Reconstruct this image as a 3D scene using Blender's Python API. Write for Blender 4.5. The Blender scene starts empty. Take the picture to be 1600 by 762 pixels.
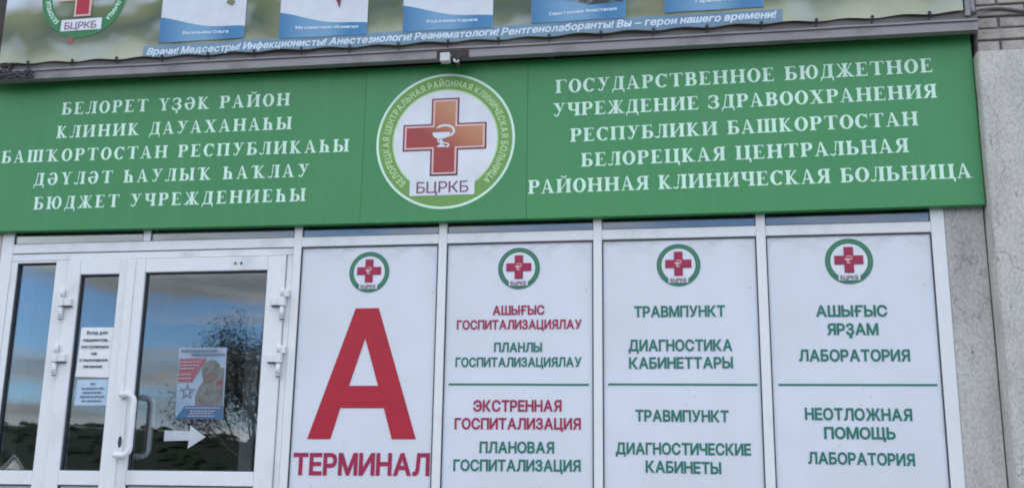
import bpy, bmesh, math, random
from mathutils import Vector, Matrix
from mathutils.geometry import delaunay_2d_cdt

random.seed(7)
scene = bpy.context.scene
COL = scene.collection

# ------------------------------------------------------------------ camera
cam_data = bpy.data.cameras.new("camera")
cam = bpy.data.objects.new("camera", cam_data)
COL.objects.link(cam)
cam_data.sensor_fit = 'HORIZONTAL'
cam_data.sensor_width = 36.0
cam_data.lens = 37.802
cam_data.clip_start = 0.05
cam_data.clip_end = 5000
RX = (0.9869377, 0.1604643, 0.0143219)      # right
FW = (-0.1594322, 0.9600733, 0.2298709)     # forward
UP = (0.0231360, -0.2291516, 0.9731157)     # up
m = Matrix((
    (RX[0], UP[0], -FW[0], 0.0),
    (RX[1], UP[1], -FW[1], -5.3),
    (RX[2], UP[2], -FW[2], 1.6),
    (0, 0, 0, 1)))
cam.matrix_world = m
scene.camera = cam

# ------------------------------------------------------------------ sky, sun, exposure
SUN_EL, SUN_AZ = 52.0, 15.0                 # the sun stands behind the building
world = bpy.data.worlds.new("World")
scene.world = world
world.use_nodes = True
nt = world.node_tree
nt.nodes.clear()
wo = nt.nodes.new("ShaderNodeOutputWorld")
bg = nt.nodes.new("ShaderNodeBackground")
bg.inputs[1].default_value = 0.12
sky = nt.nodes.new("ShaderNodeTexSky")
sky.sky_type = 'NISHITA'
sky.sun_disc = False
sky.sun_elevation = math.radians(SUN_EL)
sky.sun_rotation = math.radians(SUN_AZ)
sky.altitude = 500
sky.dust_density = 0.6
tc = nt.nodes.new("ShaderNodeTexCoord")
mp = nt.nodes.new("ShaderNodeMapping")
mp.inputs['Scale'].default_value = (1.2, 1.2, 10.0)
mp.inputs['Location'].default_value = (-2.66, 4.96, -0.3)
nz = nt.nodes.new("ShaderNodeTexNoise")
nz.inputs['Scale'].default_value = 1.6
nz.inputs['Detail'].default_value = 7
nz.inputs['Roughness'].default_value = 0.55
cr = nt.nodes.new("ShaderNodeValToRGB")
cr.color_ramp.elements[0].position = 0.40
cr.color_ramp.elements[1].position = 0.53
nz2 = nt.nodes.new("ShaderNodeTexNoise")
nz2.inputs['Scale'].default_value = 2.3
nz2.inputs['Detail'].default_value = 6
cr2 = nt.nodes.new("ShaderNodeValToRGB")
cr2.color_ramp.elements[0].position = 0.35
cr2.color_ramp.elements[0].color = (2.5, 2.6, 2.75, 1)
cr2.color_ramp.elements[1].position = 0.68
cr2.color_ramp.elements[1].color = (7.6, 7.7, 8.0, 1)
mx = nt.nodes.new("ShaderNodeMix")
mx.data_type = 'RGBA'
L = nt.links.new
L(tc.outputs['Generated'], mp.inputs['Vector'])
L(mp.outputs[0], nz.inputs['Vector'])
L(mp.outputs[0], nz2.inputs['Vector'])
L(nz.outputs['Fac'], cr.inputs['Fac'])
L(nz2.outputs['Fac'], cr2.inputs['Fac'])
L(cr.outputs['Color'], mx.inputs['Factor'])
deep = nt.nodes.new("ShaderNodeMix")                # clear air: a deeper blue than the hazy default
deep.data_type = 'RGBA'
deep.blend_type = 'MULTIPLY'
deep.inputs['Factor'].default_value = 1.0
deep.inputs['B'].default_value = (0.60, 0.78, 0.98, 1)
L(sky.outputs[0], deep.inputs['A'])
L(deep.outputs['Result'], mx.inputs['A'])
L(cr2.outputs['Color'], mx.inputs['B'])
L(mx.outputs['Result'], bg.inputs[0])
L(bg.outputs[0], wo.inputs[0])

sun_d = bpy.data.lights.new("sun", 'SUN')
sun_d.energy = 3.0
sun_d.angle = math.radians(0.5)
sun_d.color = (1.0, 0.95, 0.88)
sun = bpy.data.objects.new("sun", sun_d)
COL.objects.link(sun)
az, el = math.radians(SUN_AZ), math.radians(SUN_EL)
sdir = Vector((math.sin(az) * math.cos(el), math.cos(az) * math.cos(el), math.sin(el)))
sun.rotation_euler = sdir.to_track_quat('Z', 'Y').to_euler()
sun.location = (0, 30, 40)

vs = scene.view_settings
vs.view_transform = 'Standard'
vs.look = 'None'
vs.exposure = 1.7
vs.gamma = 1.0
vs.use_curve_mapping = False
scene.cycles.filter_width = 1.85
scene.cycles.max_bounces = 8
scene.cycles.transparent_max_bounces = 16

# ------------------------------------------------------------------ materials
def srgb(r, g, b):
    f = lambda c: (c / 255 / 12.92) if c <= 10 else ((c / 255 + 0.055) / 1.055) ** 2.4
    return (f(r), f(g), f(b), 1.0)

class Mat:
    """small helper round a node material"""
    def __init__(self, name, col, rough=0.6, spec=0.5, metal=0.0):
        self.m = bpy.data.materials.new(name)
        self.m.use_nodes = True
        self.t = self.m.node_tree
        self.p = self.t.nodes["Principled BSDF"]
        self.p.inputs['Base Color'].default_value = col
        self.p.inputs['Roughness'].default_value = rough
        self.p.inputs['Specular IOR Level'].default_value = spec
        self.p.inputs['Metallic'].default_value = metal
        self.col = col
    def n(self, typ, **kw):
        q = self.t.nodes.new(typ)
        for k, v in kw.items():
            setattr(q, k, v)
        return q
    def l(self, a, b):
        self.t.links.new(a, b)
    def coords(self, scale=(1, 1, 1)):
        tcn = self.n("ShaderNodeTexCoord")
        mpn = self.n("ShaderNodeMapping")
        mpn.inputs['Scale'].default_value = scale
        self.l(tcn.outputs['Object'], mpn.inputs['Vector'])
        return mpn.outputs[0]
    def noise(self, vec, scale, detail=4, rough=0.5):
        q = self.n("ShaderNodeTexNoise")
        q.inputs['Scale'].default_value = scale
        q.inputs['Detail'].default_value = detail
        q.inputs['Roughness'].default_value = rough
        self.l(vec, q.inputs['Vector'])
        return q.outputs['Fac']
    def ramp(self, fac, stops):
        q = self.n("ShaderNodeValToRGB")
        e = q.color_ramp.elements
        while len(e) < len(stops):
            e.new(0.5)
        for i, (p, c) in enumerate(stops):
            e[i].position = p
            e[i].color = c
        self.l(fac, q.inputs['Fac'])
        return q.outputs['Color']
    def mix(self, fac, a, b, mode='MIX'):
        q = self.n("ShaderNodeMix")
        q.data_type = 'RGBA'
        q.blend_type = mode
        for s, v in ((q.inputs['Factor'], fac), (q.inputs['A'], a), (q.inputs['B'], b)):
            if hasattr(v, 'is_output'):
                self.l(v, s)
            else:
                s.default_value = v
        return q.outputs['Result']
    def base(self, sock):
        self.l(sock, self.p.inputs['Base Color'])
    def bump(self, h, strength=0.3, dist=0.002):
        q = self.n("ShaderNodeBump")
        q.inputs['Strength'].default_value = strength
        q.inputs['Distance'].default_value = dist
        self.l(h, q.inputs['Height'])
        self.l(q.outputs[0], self.p.inputs['Normal'])

def worn(name, col, dirt, scale, lo, hi, rough=0.5, spec=0.5, stretch=(1, 1, 1), bump=0.0, fine=None, metal=0.0):
    """a colour with uneven dirt on it"""
    M = Mat(name, col, rough, spec, metal)
    v = M.coords(stretch)
    f = M.noise(v, scale, 6, 0.6)
    r = M.ramp(f, [(lo, dirt), (hi, col)])
    if fine:
        f2 = M.noise(v, fine[0], 3, 0.7)
        r = M.mix(1.0, r, M.ramp(f2, [(0.3, (fine[1],) * 3 + (1,)), (0.62, (1, 1, 1, 1))]), 'MULTIPLY')
    M.base(r)
    if bump:
        M.bump(M.noise(v, scale * 2.2, 4), bump, 0.004)
    return M.m

def plain(name, col, rough=0.6, spec=0.4, metal=0.0):
    M = Mat(name, col, rough, spec, metal)
    v = M.coords()
    f = M.noise(v, 9.0, 4)
    d = tuple(c * 0.9 for c in col[:3]) + (1,)
    M.base(M.ramp(f, [(0.3, d), (0.6, col)]))
    return M.m

PVC = worn("white_pvc", (0.79, 0.80, 0.81, 1), (0.63, 0.63, 0.62, 1), 3.5, 0.30, 0.50, 0.36, 0.45, (1, 1, 0.6), fine=(24, 0.965))
def panel_mat():
    M = Mat("white_panel", (0.715, 0.75, 0.80, 1), 0.36, 0.45)
    v = M.coords()
    c = M.ramp(M.noise(v, 1.6, 6, 0.6), [(0.28, (0.645, 0.675, 0.71, 1)), (0.62, (0.725, 0.757, 0.805, 1))])
    # small dark specks and scuffs
    s = M.ramp(M.noise(v, 34, 2, 0.4), [(0.745, (0, 0, 0, 1)), (0.80, (0.5, 0.5, 0.5, 1))])
    c = M.mix(s, c, (0.40, 0.40, 0.40, 1))
    # yellowish deposit just under the top edge
    tcn = M.n("ShaderNodeTexCoord")
    sp = M.n("ShaderNodeSeparateXYZ"); M.l(tcn.outputs['Generated'], sp.inputs[0])
    e = M.n("ShaderNodeMapRange"); M.l(sp.outputs[2], e.inputs[0])
    e.inputs[1].default_value = 0.955; e.inputs[2].default_value = 1.0
    g = M.ramp(M.noise(M.coords((1, 1, 2.5)), 11, 5, 0.65), [(0.44, (0, 0, 0, 1)), (0.70, (0.55, 0.55, 0.55, 1))])
    mu = M.n("ShaderNodeMath", operation='MULTIPLY'); M.l(e.outputs[0], mu.inputs[0]); M.l(g, mu.inputs[1])
    c = M.mix(mu.outputs[0], c, (0.40, 0.37, 0.30, 1))
    M.base(c)
    M.bump(M.noise(v, 1.3, 2), 0.10, 0.02)
    return M.m
PANEL = panel_mat()
GASKET = plain("rubber_gasket", (0.055, 0.06, 0.07, 1), 0.7)
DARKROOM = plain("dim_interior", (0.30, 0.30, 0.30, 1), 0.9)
GREEN = None

# ------------------------------------------------------------------ lettering
SANS = {"А":[[0,-47,399,1048,611,1048,1013,-47,779,-47,556,580,510,718,429,988,581,988,499,716,454,581,236,-47],[204,232,204,437,810,437,810,232]],"Б":[[0,-47,0,1048,692,1048,692,842,220,842,220,627,458,625,556,606,641,567,709,509,756,433,780,344,780,246,757,155,710,78,643,17,557,-24,459,-44,406,-47],[220,159,442,161,503,180,542,214,562,264,562,326,543,371,504,403,442,421,220,423]],"В":[[0,-47,0,1048,405,1048,508,1038,596,1008,667,958,718,893,748,817,758,737,752,667,731,608,697,558,612,499,594,492,594,554,610,551,668,523,720,480,761,422,789,351,798,268,788,184,757,107,702,41,626,-8,529,-37,416,-47],[220,160,458,162,526,180,561,209,578,247,579,287,570,321,551,351,524,376,489,395,443,406,220,407],[220,608,418,609,457,618,490,634,515,655,532,682,540,713,539,754,524,793,493,822,438,839,220,841]],"Г":[[703,1048,703,842,220,842,220,-47,0,-47,0,1048]],"Д":[[0,-261,0,158,106,158,135,194,171,274,201,400,223,584,261,1048,977,1048,977,158,1088,158,1088,-261,872,-261,872,-47,216,-47,216,-261],[362,158,757,158,757,842,463,842,441,574,417,373,376,205,347,136]],"Е":[[0,-47,0,1048,708,1048,708,842,220,842,220,609,674,609,674,403,220,403,220,160,714,160,714,-47]],"Ж":[[816,1048,816,-47,596,-47,596,1048],[0,-47,352,520,26,1048,291,1048,549,602,864,602,1120,1048,1384,1048,1059,519,1410,-47,1155,-47,886,398,524,398,253,-47]],"З":[[343,-59,244,-39,158,-1,88,55,37,127,10,209,0,305,218,305,233,229,248,201,272,178,304,160,345,149,393,145,443,149,486,163,519,183,544,209,559,239,564,274,559,312,544,344,520,370,484,392,438,406,248,413,248,614,400,616,443,624,477,640,502,661,519,687,528,719,528,756,520,788,505,813,483,833,454,848,417,856,374,856,334,848,299,833,272,813,255,790,231,697,17,697,41,834,81,912,141,976,216,1023,303,1051,397,1061,495,1050,581,1018,651,968,704,903,737,827,748,744,735,652,693,573,629,513,580,490,580,549,611,540,670,507,718,462,754,407,777,343,784,273,771,182,731,99,670,32,591,-19,497,-51]],"И":[[887,-47,666,-47,666,573,679,948,821,923,650,626,599,546,224,-47,0,-47,0,1048,220,1048,220,383,205,51,71,73,243,383,665,1048,887,1048]],"Й":[[887,-47,666,-47,666,573,679,948,821,923,650,626,599,546,224,-47,0,-47,0,1048,220,1048,220,383,205,51,71,73,243,383,665,1048,887,1048],[413,1060,350,1077,297,1108,254,1151,221,1205,193,1343,378,1343,390,1272,402,1255,419,1243,444,1239,469,1243,487,1255,498,1272,511,1343,693,1343,679,1233,654,1176,616,1128,567,1090,507,1066]],"К":[[0,-47,0,1048,220,1048,220,612,290,612,618,1048,887,1047,481,516,904,-46,634,-47,296,407,220,407,220,-47]],"Л":[[0,-49,0,153,118,167,129,175,142,194,172,361,228,1048,935,1048,935,-47,715,-47,715,842,430,842,389,340,366,181,344,113,314,56,272,10,219,-22,156,-41]],"М":[[0,-47,0,1048,259,1048,517,384,625,50,468,50,578,384,833,1048,1092,1048,1092,-47,873,-47,873,573,880,946,1001,946,920,699,869,556,633,-47,459,-47,220,556,169,695,83,946,208,946,215,573,215,-47]],"Н":[[0,-47,0,1048,220,1048,220,615,653,615,653,1048,873,1048,873,-47,653,-47,653,410,220,410,220,-47]],"О":[[420,-57,292,-22,181,47,93,146,31,272,0,419,0,581,31,729,93,854,181,953,292,1022,420,1057,558,1057,685,1022,796,953,884,854,946,729,976,581,976,419,946,272,884,146,797,47,686,-22,558,-57],[526,154,595,173,655,211,704,268,741,346,760,443,760,557,741,656,704,733,655,790,595,828,526,847,451,847,382,828,322,789,272,732,236,655,216,557,216,443,236,346,272,268,321,211,382,173,451,154]],"П":[[873,1048,873,-47,653,-47,653,842,220,842,220,-47,0,-47,0,1048]],"Р":[[0,-47,0,1048,393,1048,507,1037,604,1001,682,943,736,868,768,780,779,684,768,588,736,500,682,424,604,366,507,330,393,319,96,319,96,524,419,526,471,537,507,556,532,583,549,617,558,660,558,708,549,751,532,784,507,810,470,829,418,840,220,842,220,-47]],"С":[[420,-57,292,-22,181,47,93,146,31,272,0,419,0,581,31,729,93,854,181,953,292,1022,419,1057,530,1059,610,1047,685,1023,752,986,813,939,863,880,904,810,956,638,735,638,690,751,638,804,570,838,489,850,415,840,349,810,294,762,252,695,224,608,214,499,224,392,252,305,295,238,351,191,416,162,489,152,570,164,638,197,690,251,735,362,953,362,919,227,886,154,840,91,784,37,720,-5,648,-36,569,-55]],"Т":[[0,842,0,1048,851,1048,851,842,536,842,536,-47,316,-47,316,842]],"У":[[165,-49,165,159,300,160,329,166,345,175,357,189,374,228,0,1048,244,1048,387,719,496,439,564,245,396,245,484,497,568,718,698,1048,938,1048,563,145,513,52,473,10,421,-22,356,-41]],"Х":[[0,-47,513,658,512,367,23,1048,284,1048,484,752,613,527,428,527,602,814,764,1048,1021,1048,532,372,532,662,1040,-47,781,-47,576,249,426,502,619,502,451,229,259,-47]],"Ц":[[845,-47,0,-47,0,1048,220,1048,220,158,624,158,624,1048,845,1048],[728,-261,728,-47,678,-47,678,158,942,158,942,-261]],"Ч":[[328,328,228,347,142,386,73,448,25,532,3,634,0,692,0,1048,220,1048,220,697,234,615,246,595,294,557,359,537,436,536,505,548,571,572,741,669,741,434,569,354,479,332],[609,-47,609,1048,829,1048,829,-47]],"Ш":[[0,1048,220,1048,220,158,475,158,475,1048,693,1048,693,158,948,158,948,1048,1168,1048,1168,-47,0,-47]],"Щ":[[0,1048,220,1048,220,158,475,158,475,1048,693,1048,693,158,948,158,948,1048,1168,1048,1168,-47,0,-47],[1052,-261,1052,-47,1001,-47,1001,158,1265,158,1265,-261]],"Ы":[[94,652,467,650,567,629,653,588,722,528,770,450,794,359,794,257,771,163,723,82,655,20,569,-23,469,-44,414,-47,0,-47,0,1048,220,1048,220,157,451,160,512,181,553,220,574,275,576,332,566,367,548,396,521,419,485,436,439,446,94,447],[1061,1048,1061,-47,840,-47,840,1048]],"Ь":[[94,652,467,650,567,629,653,588,722,528,770,450,794,359,794,257,771,163,723,82,655,20,569,-23,469,-44,414,-47,0,-47,0,1048,220,1048,220,157,451,160,512,181,553,220,574,275,576,332,566,367,548,396,521,419,485,436,439,446,94,447]],"Э":[[428,-59,348,-47,273,-22,205,15,144,63,94,121,54,191,0,362,223,362,268,251,319,197,388,163,470,152,544,162,608,190,663,238,706,305,734,392,744,499,734,608,706,696,663,763,608,811,544,840,470,850,388,838,319,804,268,751,223,638,3,638,39,774,73,847,118,911,174,964,239,1006,310,1036,388,1055,471,1061,604,1044,724,991,824,907,900,795,947,658,962,499,947,343,900,207,824,94,724,9,606,-43,538,-56],[325,409,325,613,882,613,882,409]],"Ю":[[433,605,433,404,61,404,61,605],[220,1048,220,-47,0,-47,0,1048],[729,-57,601,-22,490,47,402,146,340,272,309,419,309,581,340,729,402,854,490,953,601,1022,729,1057,867,1057,994,1022,1105,953,1193,854,1255,729,1285,581,1285,419,1255,272,1193,146,1105,47,994,-22,867,-57],[835,154,904,173,964,211,1013,268,1050,346,1069,443,1069,557,1050,656,1013,733,964,790,904,828,835,847,760,847,691,828,631,789,581,732,545,655,525,557,525,443,545,346,581,268,630,211,691,173,760,154]],"Я":[[848,-47,627,-47,627,842,429,840,375,830,339,812,314,788,297,757,288,716,288,669,297,630,313,600,338,577,375,560,428,550,777,549,777,342,396,345,290,366,202,409,135,472,91,552,70,643,70,741,91,833,135,914,201,978,289,1023,394,1045,454,1048,848,1048],[254,-47,0,-47,296,498,544,498]],"Ҙ":[[343,-59,244,-39,158,-1,88,55,37,127,10,209,0,305,218,305,233,229,248,201,272,178,304,160,345,149,393,145,443,149,486,163,519,183,544,209,559,239,564,274,559,312,544,344,520,370,484,392,438,406,248,413,248,614,400,616,443,624,477,640,502,661,519,687,528,719,528,756,520,788,505,813,483,833,454,848,417,856,374,856,334,848,299,833,272,813,255,790,231,697,17,697,41,834,81,912,141,976,216,1023,303,1051,397,1061,495,1050,581,1018,651,968,704,903,737,827,748,744,735,652,693,573,629,513,580,490,580,549,611,540,670,507,718,462,754,407,777,343,784,273,771,182,731,99,670,32,591,-19,497,-51],[288,-330,288,-166,441,-159,429,-167,430,-160,436,-175,422,-170,305,-169,338,78,489,78,489,-17,514,-21,571,-50,607,-102,618,-167,604,-238,561,-292,494,-320]],"Ғ":[[828,1048,828,842,345,842,345,-47,125,-47,125,1048],[0,402,0,598,638,598,638,402]],"а":[[263,-62,187,-47,120,-16,63,32,22,95,1,170,0,248,16,313,48,365,93,406,194,453,481,502,478,500,481,510,478,538,470,561,457,578,438,591,411,600,331,600,272,576,236,538,207,483,0,545,60,661,110,716,169,757,235,784,367,804,469,792,573,750,623,708,662,651,687,580,695,496,695,-47,484,-47,484,55,546,55,514,13,429,-41,367,-58],[349,138,393,148,428,167,454,193,471,223,480,255,481,297,512,313,268,267,224,240,217,228,214,206,217,185,223,173,262,146,286,139]],"б":[[332,-60,233,-34,145,18,75,94,25,189,0,302,0,502,29,684,57,759,95,823,145,874,206,913,277,941,495,978,503,985,516,1048,714,1048,704,939,684,883,646,837,593,804,528,784,363,762,300,745,258,719,228,679,205,614,179,619,151,624,198,673,254,713,319,744,390,760,474,759,562,731,638,676,698,603,742,513,764,411,763,299,739,194,691,100,623,24,538,-32,439,-60],[412,138,455,150,490,174,518,208,539,255,550,316,550,385,540,445,520,492,493,526,460,549,417,561,366,561,319,547,280,522,248,485,225,437,213,378,213,314,224,258,246,211,275,176,313,151,360,138]],"в":[[0,-47,0,792,356,792,476,778,573,731,614,693,643,650,661,599,664,509,638,438,586,386,577,394,580,405,626,369,663,323,687,266,695,200,686,133,658,72,613,21,553,-17,481,-40,402,-47],[208,157,421,159,451,168,467,181,475,199,475,230,466,257,448,274,420,284,208,286],[208,480,380,482,419,492,440,507,449,525,449,548,440,564,419,579,380,588,208,590]],"г":[[560,792,560,589,215,589,215,-47,0,-47,0,792]],"д":[[0,-263,0,158,85,158,107,186,131,243,151,330,167,459,195,792,768,792,768,158,882,158,882,-263,669,-263,669,-47,213,-47,213,-263],[318,158,554,158,554,589,389,589,356,287,335,193]],"е":[[336,-60,229,-32,139,23,70,100,23,197,0,307,0,428,23,540,69,637,136,716,223,772,324,800,414,802,482,790,548,766,609,729,663,676,707,610,737,529,752,434,755,286,77,286,77,481,740,465,546,314,534,459,519,510,497,549,467,578,429,596,380,602,330,596,290,577,258,548,233,510,218,467,214,314,226,255,249,209,280,175,319,152,366,140,445,144,493,168,558,261,759,211,713,101,670,45,615,-1,550,-35,474,-57]],"ж":[[0,-45,335,379,4,790,261,792,509,476,500,476,500,792,713,792,713,476,703,476,949,792,1208,790,878,379,1211,-45,950,-47,701,271,713,271,713,-47,500,-47,500,271,512,271,261,-47]],"з":[[287,-54,208,-40,138,-12,79,28,33,83,9,148,0,234,207,234,227,177,246,161,281,146,326,141,373,147,407,165,426,188,432,213,425,241,405,265,368,282,214,293,214,472,333,475,372,487,398,506,410,529,410,558,400,581,380,598,349,609,309,609,272,598,244,580,232,559,224,506,13,506,33,626,68,688,119,737,182,773,253,795,331,802,411,794,481,769,540,729,585,678,614,616,623,548,610,472,570,409,511,365,480,354,480,418,528,404,596,355,638,286,652,205,641,132,607,67,555,15,489,-24,411,-48]],"и":[[695,-47,480,-47,480,494,544,494,187,-47,0,-47,0,792,215,792,215,250,150,250,509,792,695,792]],"й":[[695,-47,480,-47,480,494,544,494,187,-47,0,-47,0,792,215,792,215,250,150,250,509,792,695,792],[316,806,254,822,200,853,156,896,123,951,96,1088,280,1088,293,1018,304,1000,323,989,347,984,372,989,390,1000,402,1018,415,1088,595,1088,581,979,556,922,518,873,469,836,409,812]],"к":[[0,-47,0,792,215,792,215,470,221,470,488,792,756,789,423,384,760,-45,492,-47,249,265,215,265,215,-47]],"л":[[0,-48,0,154,103,164,106,166,128,203,145,298,153,417,168,792,766,792,766,-47,552,-47,552,589,372,589,359,309,344,201,320,109,278,35,217,-19,136,-44]],"м":[[0,-47,0,792,260,792,444,347,493,212,543,33,395,33,495,346,678,792,939,792,939,-47,725,-47,725,388,730,744,853,744,772,480,728,372,552,-47,386,-47,208,372,132,576,82,744,208,744,213,388,213,-47]],"н":[[597,486,597,281,92,281,92,486],[215,792,215,-47,0,-47,0,792],[691,792,691,-47,476,-47,476,792]],"о":[[329,-60,227,-32,140,23,71,101,24,198,0,308,0,430,24,542,71,639,140,717,227,772,329,800,440,800,543,772,631,717,699,639,747,542,771,430,771,308,747,198,699,101,631,23,543,-32,440,-60],[413,140,460,155,497,183,526,223,547,276,557,336,557,402,547,463,526,516,497,557,460,585,413,600,356,600,310,586,274,557,245,517,225,463,215,402,215,336,225,276,245,223,273,183,310,154,356,140]],"п":[[689,792,689,-47,476,-47,476,589,215,589,215,-47,0,-47,0,792]],"р":[[0,-327,0,792,210,792,210,675,152,675,180,713,258,775,320,797,396,804,496,790,586,749,660,682,714,595,747,490,758,371,747,252,714,147,660,59,586,-8,496,-50,396,-64,322,-57,260,-35,180,29,152,69,215,69,215,-327],[403,141,446,155,481,182,510,222,530,275,540,338,540,407,530,469,511,521,483,560,448,586,403,600,351,600,307,587,272,561,244,524,224,473,213,409,213,336,224,272,245,220,273,181,309,155,352,141]],"с":[[329,-60,227,-32,140,23,71,101,24,198,0,308,0,430,24,542,71,639,140,717,227,772,328,800,415,802,529,778,626,722,699,638,752,513,546,461,508,542,479,574,439,594,384,602,332,594,291,573,258,539,234,491,219,434,213,369,219,305,234,248,258,201,291,167,332,146,384,138,439,146,481,168,511,201,549,285,757,232,687,83,607,3,505,-46,444,-59]],"т":[[248,-47,248,591,0,591,0,792,708,792,708,591,461,591,461,-47]],"у":[[69,-308,120,-118,221,-130,235,-127,248,-120,260,-106,302,-2,0,792,233,792,402,320,501,-6,333,-6,429,320,602,792,832,792,477,-134,418,-239,375,-281,327,-310,271,-328,181,-332]],"ф":[[330,-60,229,-32,141,23,72,100,24,197,0,308,0,430,24,542,72,640,141,717,229,772,330,800,509,803,614,790,710,748,789,681,848,593,884,488,896,369,884,251,848,147,789,59,710,-8,614,-50,509,-63],[503,132,559,140,601,163,635,199,661,247,677,305,682,369,677,434,660,493,635,543,601,580,559,604,503,612,358,610,312,594,274,563,244,520,223,464,212,402,212,336,223,275,244,221,273,179,310,150,357,134],[338,-327,338,1048,553,1048,553,-327]],"х":[[0,-47,415,527,415,239,15,792,270,792,427,547,536,358,312,358,466,626,577,792,828,792,427,233,427,519,842,-47,586,-47,415,220,305,404,531,404,379,143,253,-47]],"ц":[[0,-47,0,792,215,792,215,158,476,158,476,792,689,792,689,-47],[574,-261,574,-47,523,-47,523,158,788,158,787,-261]],"ч":[[266,190,201,205,144,231,94,267,52,314,23,372,6,438,0,792,215,792,218,478,235,434,264,408,306,393,427,398,629,453,629,245,430,192],[463,-47,463,792,676,792,676,-47]],"ш":[[0,792,215,792,215,158,399,158,399,792,613,792,613,158,798,158,798,792,1012,792,1012,-47,0,-47]],"щ":[[0,792,215,792,215,158,399,158,399,792,613,792,613,158,798,158,798,792,1012,792,1012,-47,0,-47],[895,-261,895,-47,845,-47,845,158,1110,158,1108,-261]],"ъ":[[0,601,0,792,358,792,358,601],[312,527,622,525,707,507,779,471,835,420,874,356,893,282,893,203,874,130,835,64,779,11,706,-27,579,-47,210,-47,210,792,424,792,424,159,599,160,639,173,666,195,678,222,678,255,665,284,638,307,599,320,312,322]],"ы":[[102,527,413,525,497,507,569,471,626,420,664,356,683,282,683,203,664,130,626,64,570,11,496,-27,370,-47,0,-47,0,792,215,792,215,159,389,160,429,173,455,195,468,221,468,255,455,284,428,307,389,320,102,322],[677,-47,677,792,891,792,891,-47]],"ь":[[102,527,413,525,497,507,569,471,626,420,664,356,683,282,683,203,664,130,626,64,570,11,496,-27,370,-47,0,-47,0,792,215,792,215,159,389,160,429,173,455,195,468,221,468,255,455,284,428,307,389,320,102,322]],"э":[[339,-62,224,-37,126,21,54,106,0,233,207,285,244,201,274,168,316,146,371,138,424,146,464,167,497,201,521,248,537,305,542,369,537,434,521,491,497,539,464,573,424,594,371,602,316,594,276,574,247,542,209,461,0,513,71,661,152,739,253,787,371,804,479,790,574,748,653,681,711,593,746,488,758,369,746,251,711,147,653,59,574,-8,480,-49,425,-60],[655,274,213,274,213,476,655,476]],"ю":[[0,-47,0,792,208,792,208,-47],[88,272,88,473,453,473,453,272],[629,-60,527,-32,440,23,372,101,325,198,301,308,301,430,325,542,372,639,440,717,527,772,629,800,741,800,843,772,931,717,999,639,1047,542,1070,430,1070,308,1047,197,999,101,931,23,843,-32,741,-60],[713,140,761,155,798,183,827,223,847,276,857,336,857,402,846,463,827,517,798,557,761,585,714,600,657,600,610,586,574,557,545,516,525,463,515,402,515,336,525,276,545,223,574,183,610,154,657,140]],"я":[[755,-47,542,-47,542,594,380,592,325,579,300,559,288,530,288,491,300,463,325,443,379,430,688,427,688,233,335,238,267,251,208,274,159,307,120,349,92,398,75,454,75,567,92,624,120,673,158,715,208,750,268,775,406,792,755,792],[249,-47,0,-47,269,385,511,385]],"!":[[10,626,64,275,129,211,193,275,248,626,248,841,231,918,194,976,129,1000,64,976,27,918,10,841],[130,200,80,190,38,162,10,121,0,70,10,20,38,-22,80,-50,130,-60,181,-50,222,-22,250,20,260,70,250,121,222,162,181,190]],"–":[[806,439,0,439,0,257,806,257]],".":[[130,200,80,190,38,162,10,121,0,70,10,20,38,-22,80,-50,130,-60,181,-50,222,-22,250,20,260,70,250,121,222,162,181,190]],",":[[19,-235,163,-169,224,-110,261,-39,274,35,265,104,238,162,191,203,130,217,79,208,37,181,9,141,0,92,8,44,30,4,68,-23,72,-24,72,-25,67,-55,55,-80,19,-117]]}

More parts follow.
